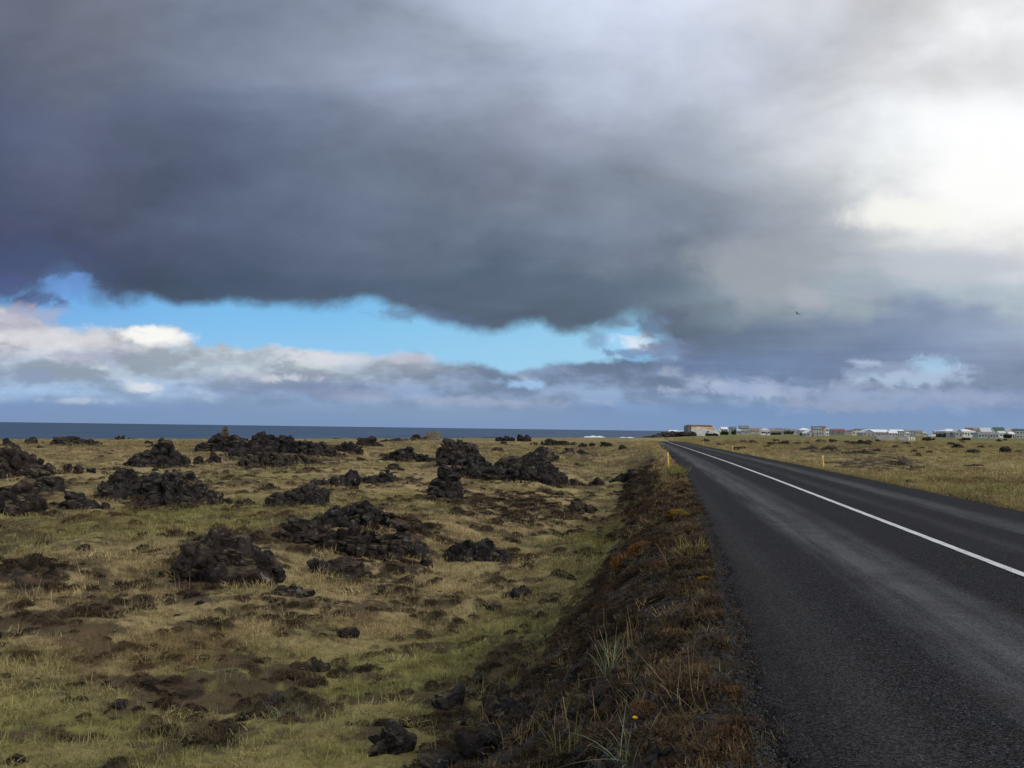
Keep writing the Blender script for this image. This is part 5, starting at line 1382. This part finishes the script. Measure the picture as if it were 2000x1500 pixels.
tuft_at(1325, 925, 260, .45, .40, .016, .8, m_yg, 4, 'yellow green grass on the verge just below the nearest left marker post')
tuft_at(1120, 1480, 40, .16, .26, .005, .6, m_yg, 5, 'thin green grass on the lower bank beside the bottom border')
tuft_at(1010, 1470, 16, .2, .34, .004, .4, m_dry, 6, 'few dry bent stalks at the foot of the bank')
tuft_at(1085, 1450, 12, .12, .32, .004, .5, m_dry, 7, 'dry straw stalks between the two blue green tufts')
tuft_at(1330, 1390, 16, .16, .26, .004, .6, m_dry, 8, 'dry straw stalks on the bank near the asphalt, lower right')
tuft_at(1250, 1385, 26, .12, .16, .005, .8, m_dry, 9, 'short dry tuft right of the sprawling blue green tuft')
tuft_at(1420, 1330, 20, .12, .13, .004, .8, m_yg, 10, 'small sparse tuft at the asphalt edge above the lowest moss cushions')
for i, (px, py) in enumerate(((170, 1390), (260, 1420), (420, 1330), (560, 1450), (660, 1430), (330, 1440), (120, 1380), (500, 1270), (700, 1290), (390, 1290), (560, 1410), (610, 1470), (60, 1440), (300, 1300))):
    tuft_at(px, py, 40, .22, .24, .006, 1.0, m_yg if i % 2 else m_lyme, 30 + i, 'sprawling green tuft in the near grass of the left field', 'grass_tuft', .6, 'grass tuft', 'sprawling tufts in the near grass')
def cushion(px, py, R, Hh, m, seed, label, leaf=.012, n=2600, sx=1.0):
    P = ground(px, py); me = heath_mesh('moss_cushion', seed, n, R, Hh, m, leaf)
    o = obj('moss_cushion', me, loc=(P[0], P[1], hz(P[0], P[1]) - .01)); o.rotation_euler = (0, R_(-16), R_(seed * 37)); o.scale = (sx, 1, 1); tag(o, label, 'moss')
cushion(1255, 1075, .30, .13, m_rust, 1, 'large rust brown cushion of moss in the middle of the bank', n=5200)
cushion(1225, 1100, .30, .10, m_rust, 2, 'lower rust brown cushion touching the large one', n=4200)
cushion(1178, 1065, .24, .09, m_gold, 3, 'golden brown cushion left of the large rust brown one', n=3000)
cushion(1150, 1085, .18, .08, m_rust, 4, 'small orange cushion low on the bank left of the golden one')
cushion(1332, 1007, .26, .10, m_gold, 5, 'golden cushion high on the bank beside the asphalt', n=3600)
cushion(1318, 1012, .18, .08, m_rust, 6, 'orange cushion touching the golden one beside the asphalt')
cushion(1382, 1103, .07, .04, m_gold, 7, 'small yellow cushion under the bright yellow green tuft', n=1200)
cushion(1374, 1134, .07, .04, m_gold, 8, 'small bright yellow cushion at the asphalt edge', n=1200)
cushion(1410, 1205, .15, .05, m_pale, 9, 'flat reddish brown cushion reaching over the asphalt', n=2400, sx=1.4)
cushion(1380, 1210, .12, .06, m_pale, 10, 'pale brown cushion left of the flat reddish one', n=1800)
cushion(1440, 1365, .12, .06, m_pale, 11, 'pale brown cushion at the asphalt edge, third from the bottom', n=2000, leaf=.009)
cushion(1370, 1320, .12, .06, m_pale, 12, 'tawny cushion on the bank right of the blue green tuft', n=2000, leaf=.009)
cushion(1505, 1445, .09, .05, m_pale, 13, 'tawny cushion furthest out on the asphalt near the bottom border', n=2000, leaf=.007)
cushion(1480, 1430, .09, .05, m_gold, 14, 'yellow brown cushion left of the furthest tawny one', n=2000, leaf=.007)
cushion(1270, 1400, .13, .07, m_pale, 15, 'tawny cushion above the yellow flower', n=2400, leaf=.008)
cushion(1325, 1245, .15, .07, m_pale, 16, 'brown cushion in the middle of the near bank', n=2400, leaf=.010)
m_petal = flat_mat('yellow_petal', (.78, .52, .02), .7, .1, 60, .1); m_stem = flat_mat('flower_stem', (.08, .12, .04), .8, .2, 40, .1)
P = ground(1236, 1450); e = bpy.data.objects.new('flower', None); link(e); e.location = (P[0], P[1], hz(P[0], P[1])); tag(e, 'single yellow flower head in the blue green tuft near the bottom border', 'flower')
B = Blades(3); B.blade(0, 0, 0, .4, .05, .13, .006, .15, 5); obj('stem', B.mesh('stem', m_stem), e)
B = Blades(4)
for i in range(26): B.blade(.012, .006, .125, i * .61, .5 + .5 * (i % 3) / 2, .024, .009, .5, 3)
obj('flower_head', B.mesh('flower_head', m_petal), e)
print('objects', len(bpy.data.objects))
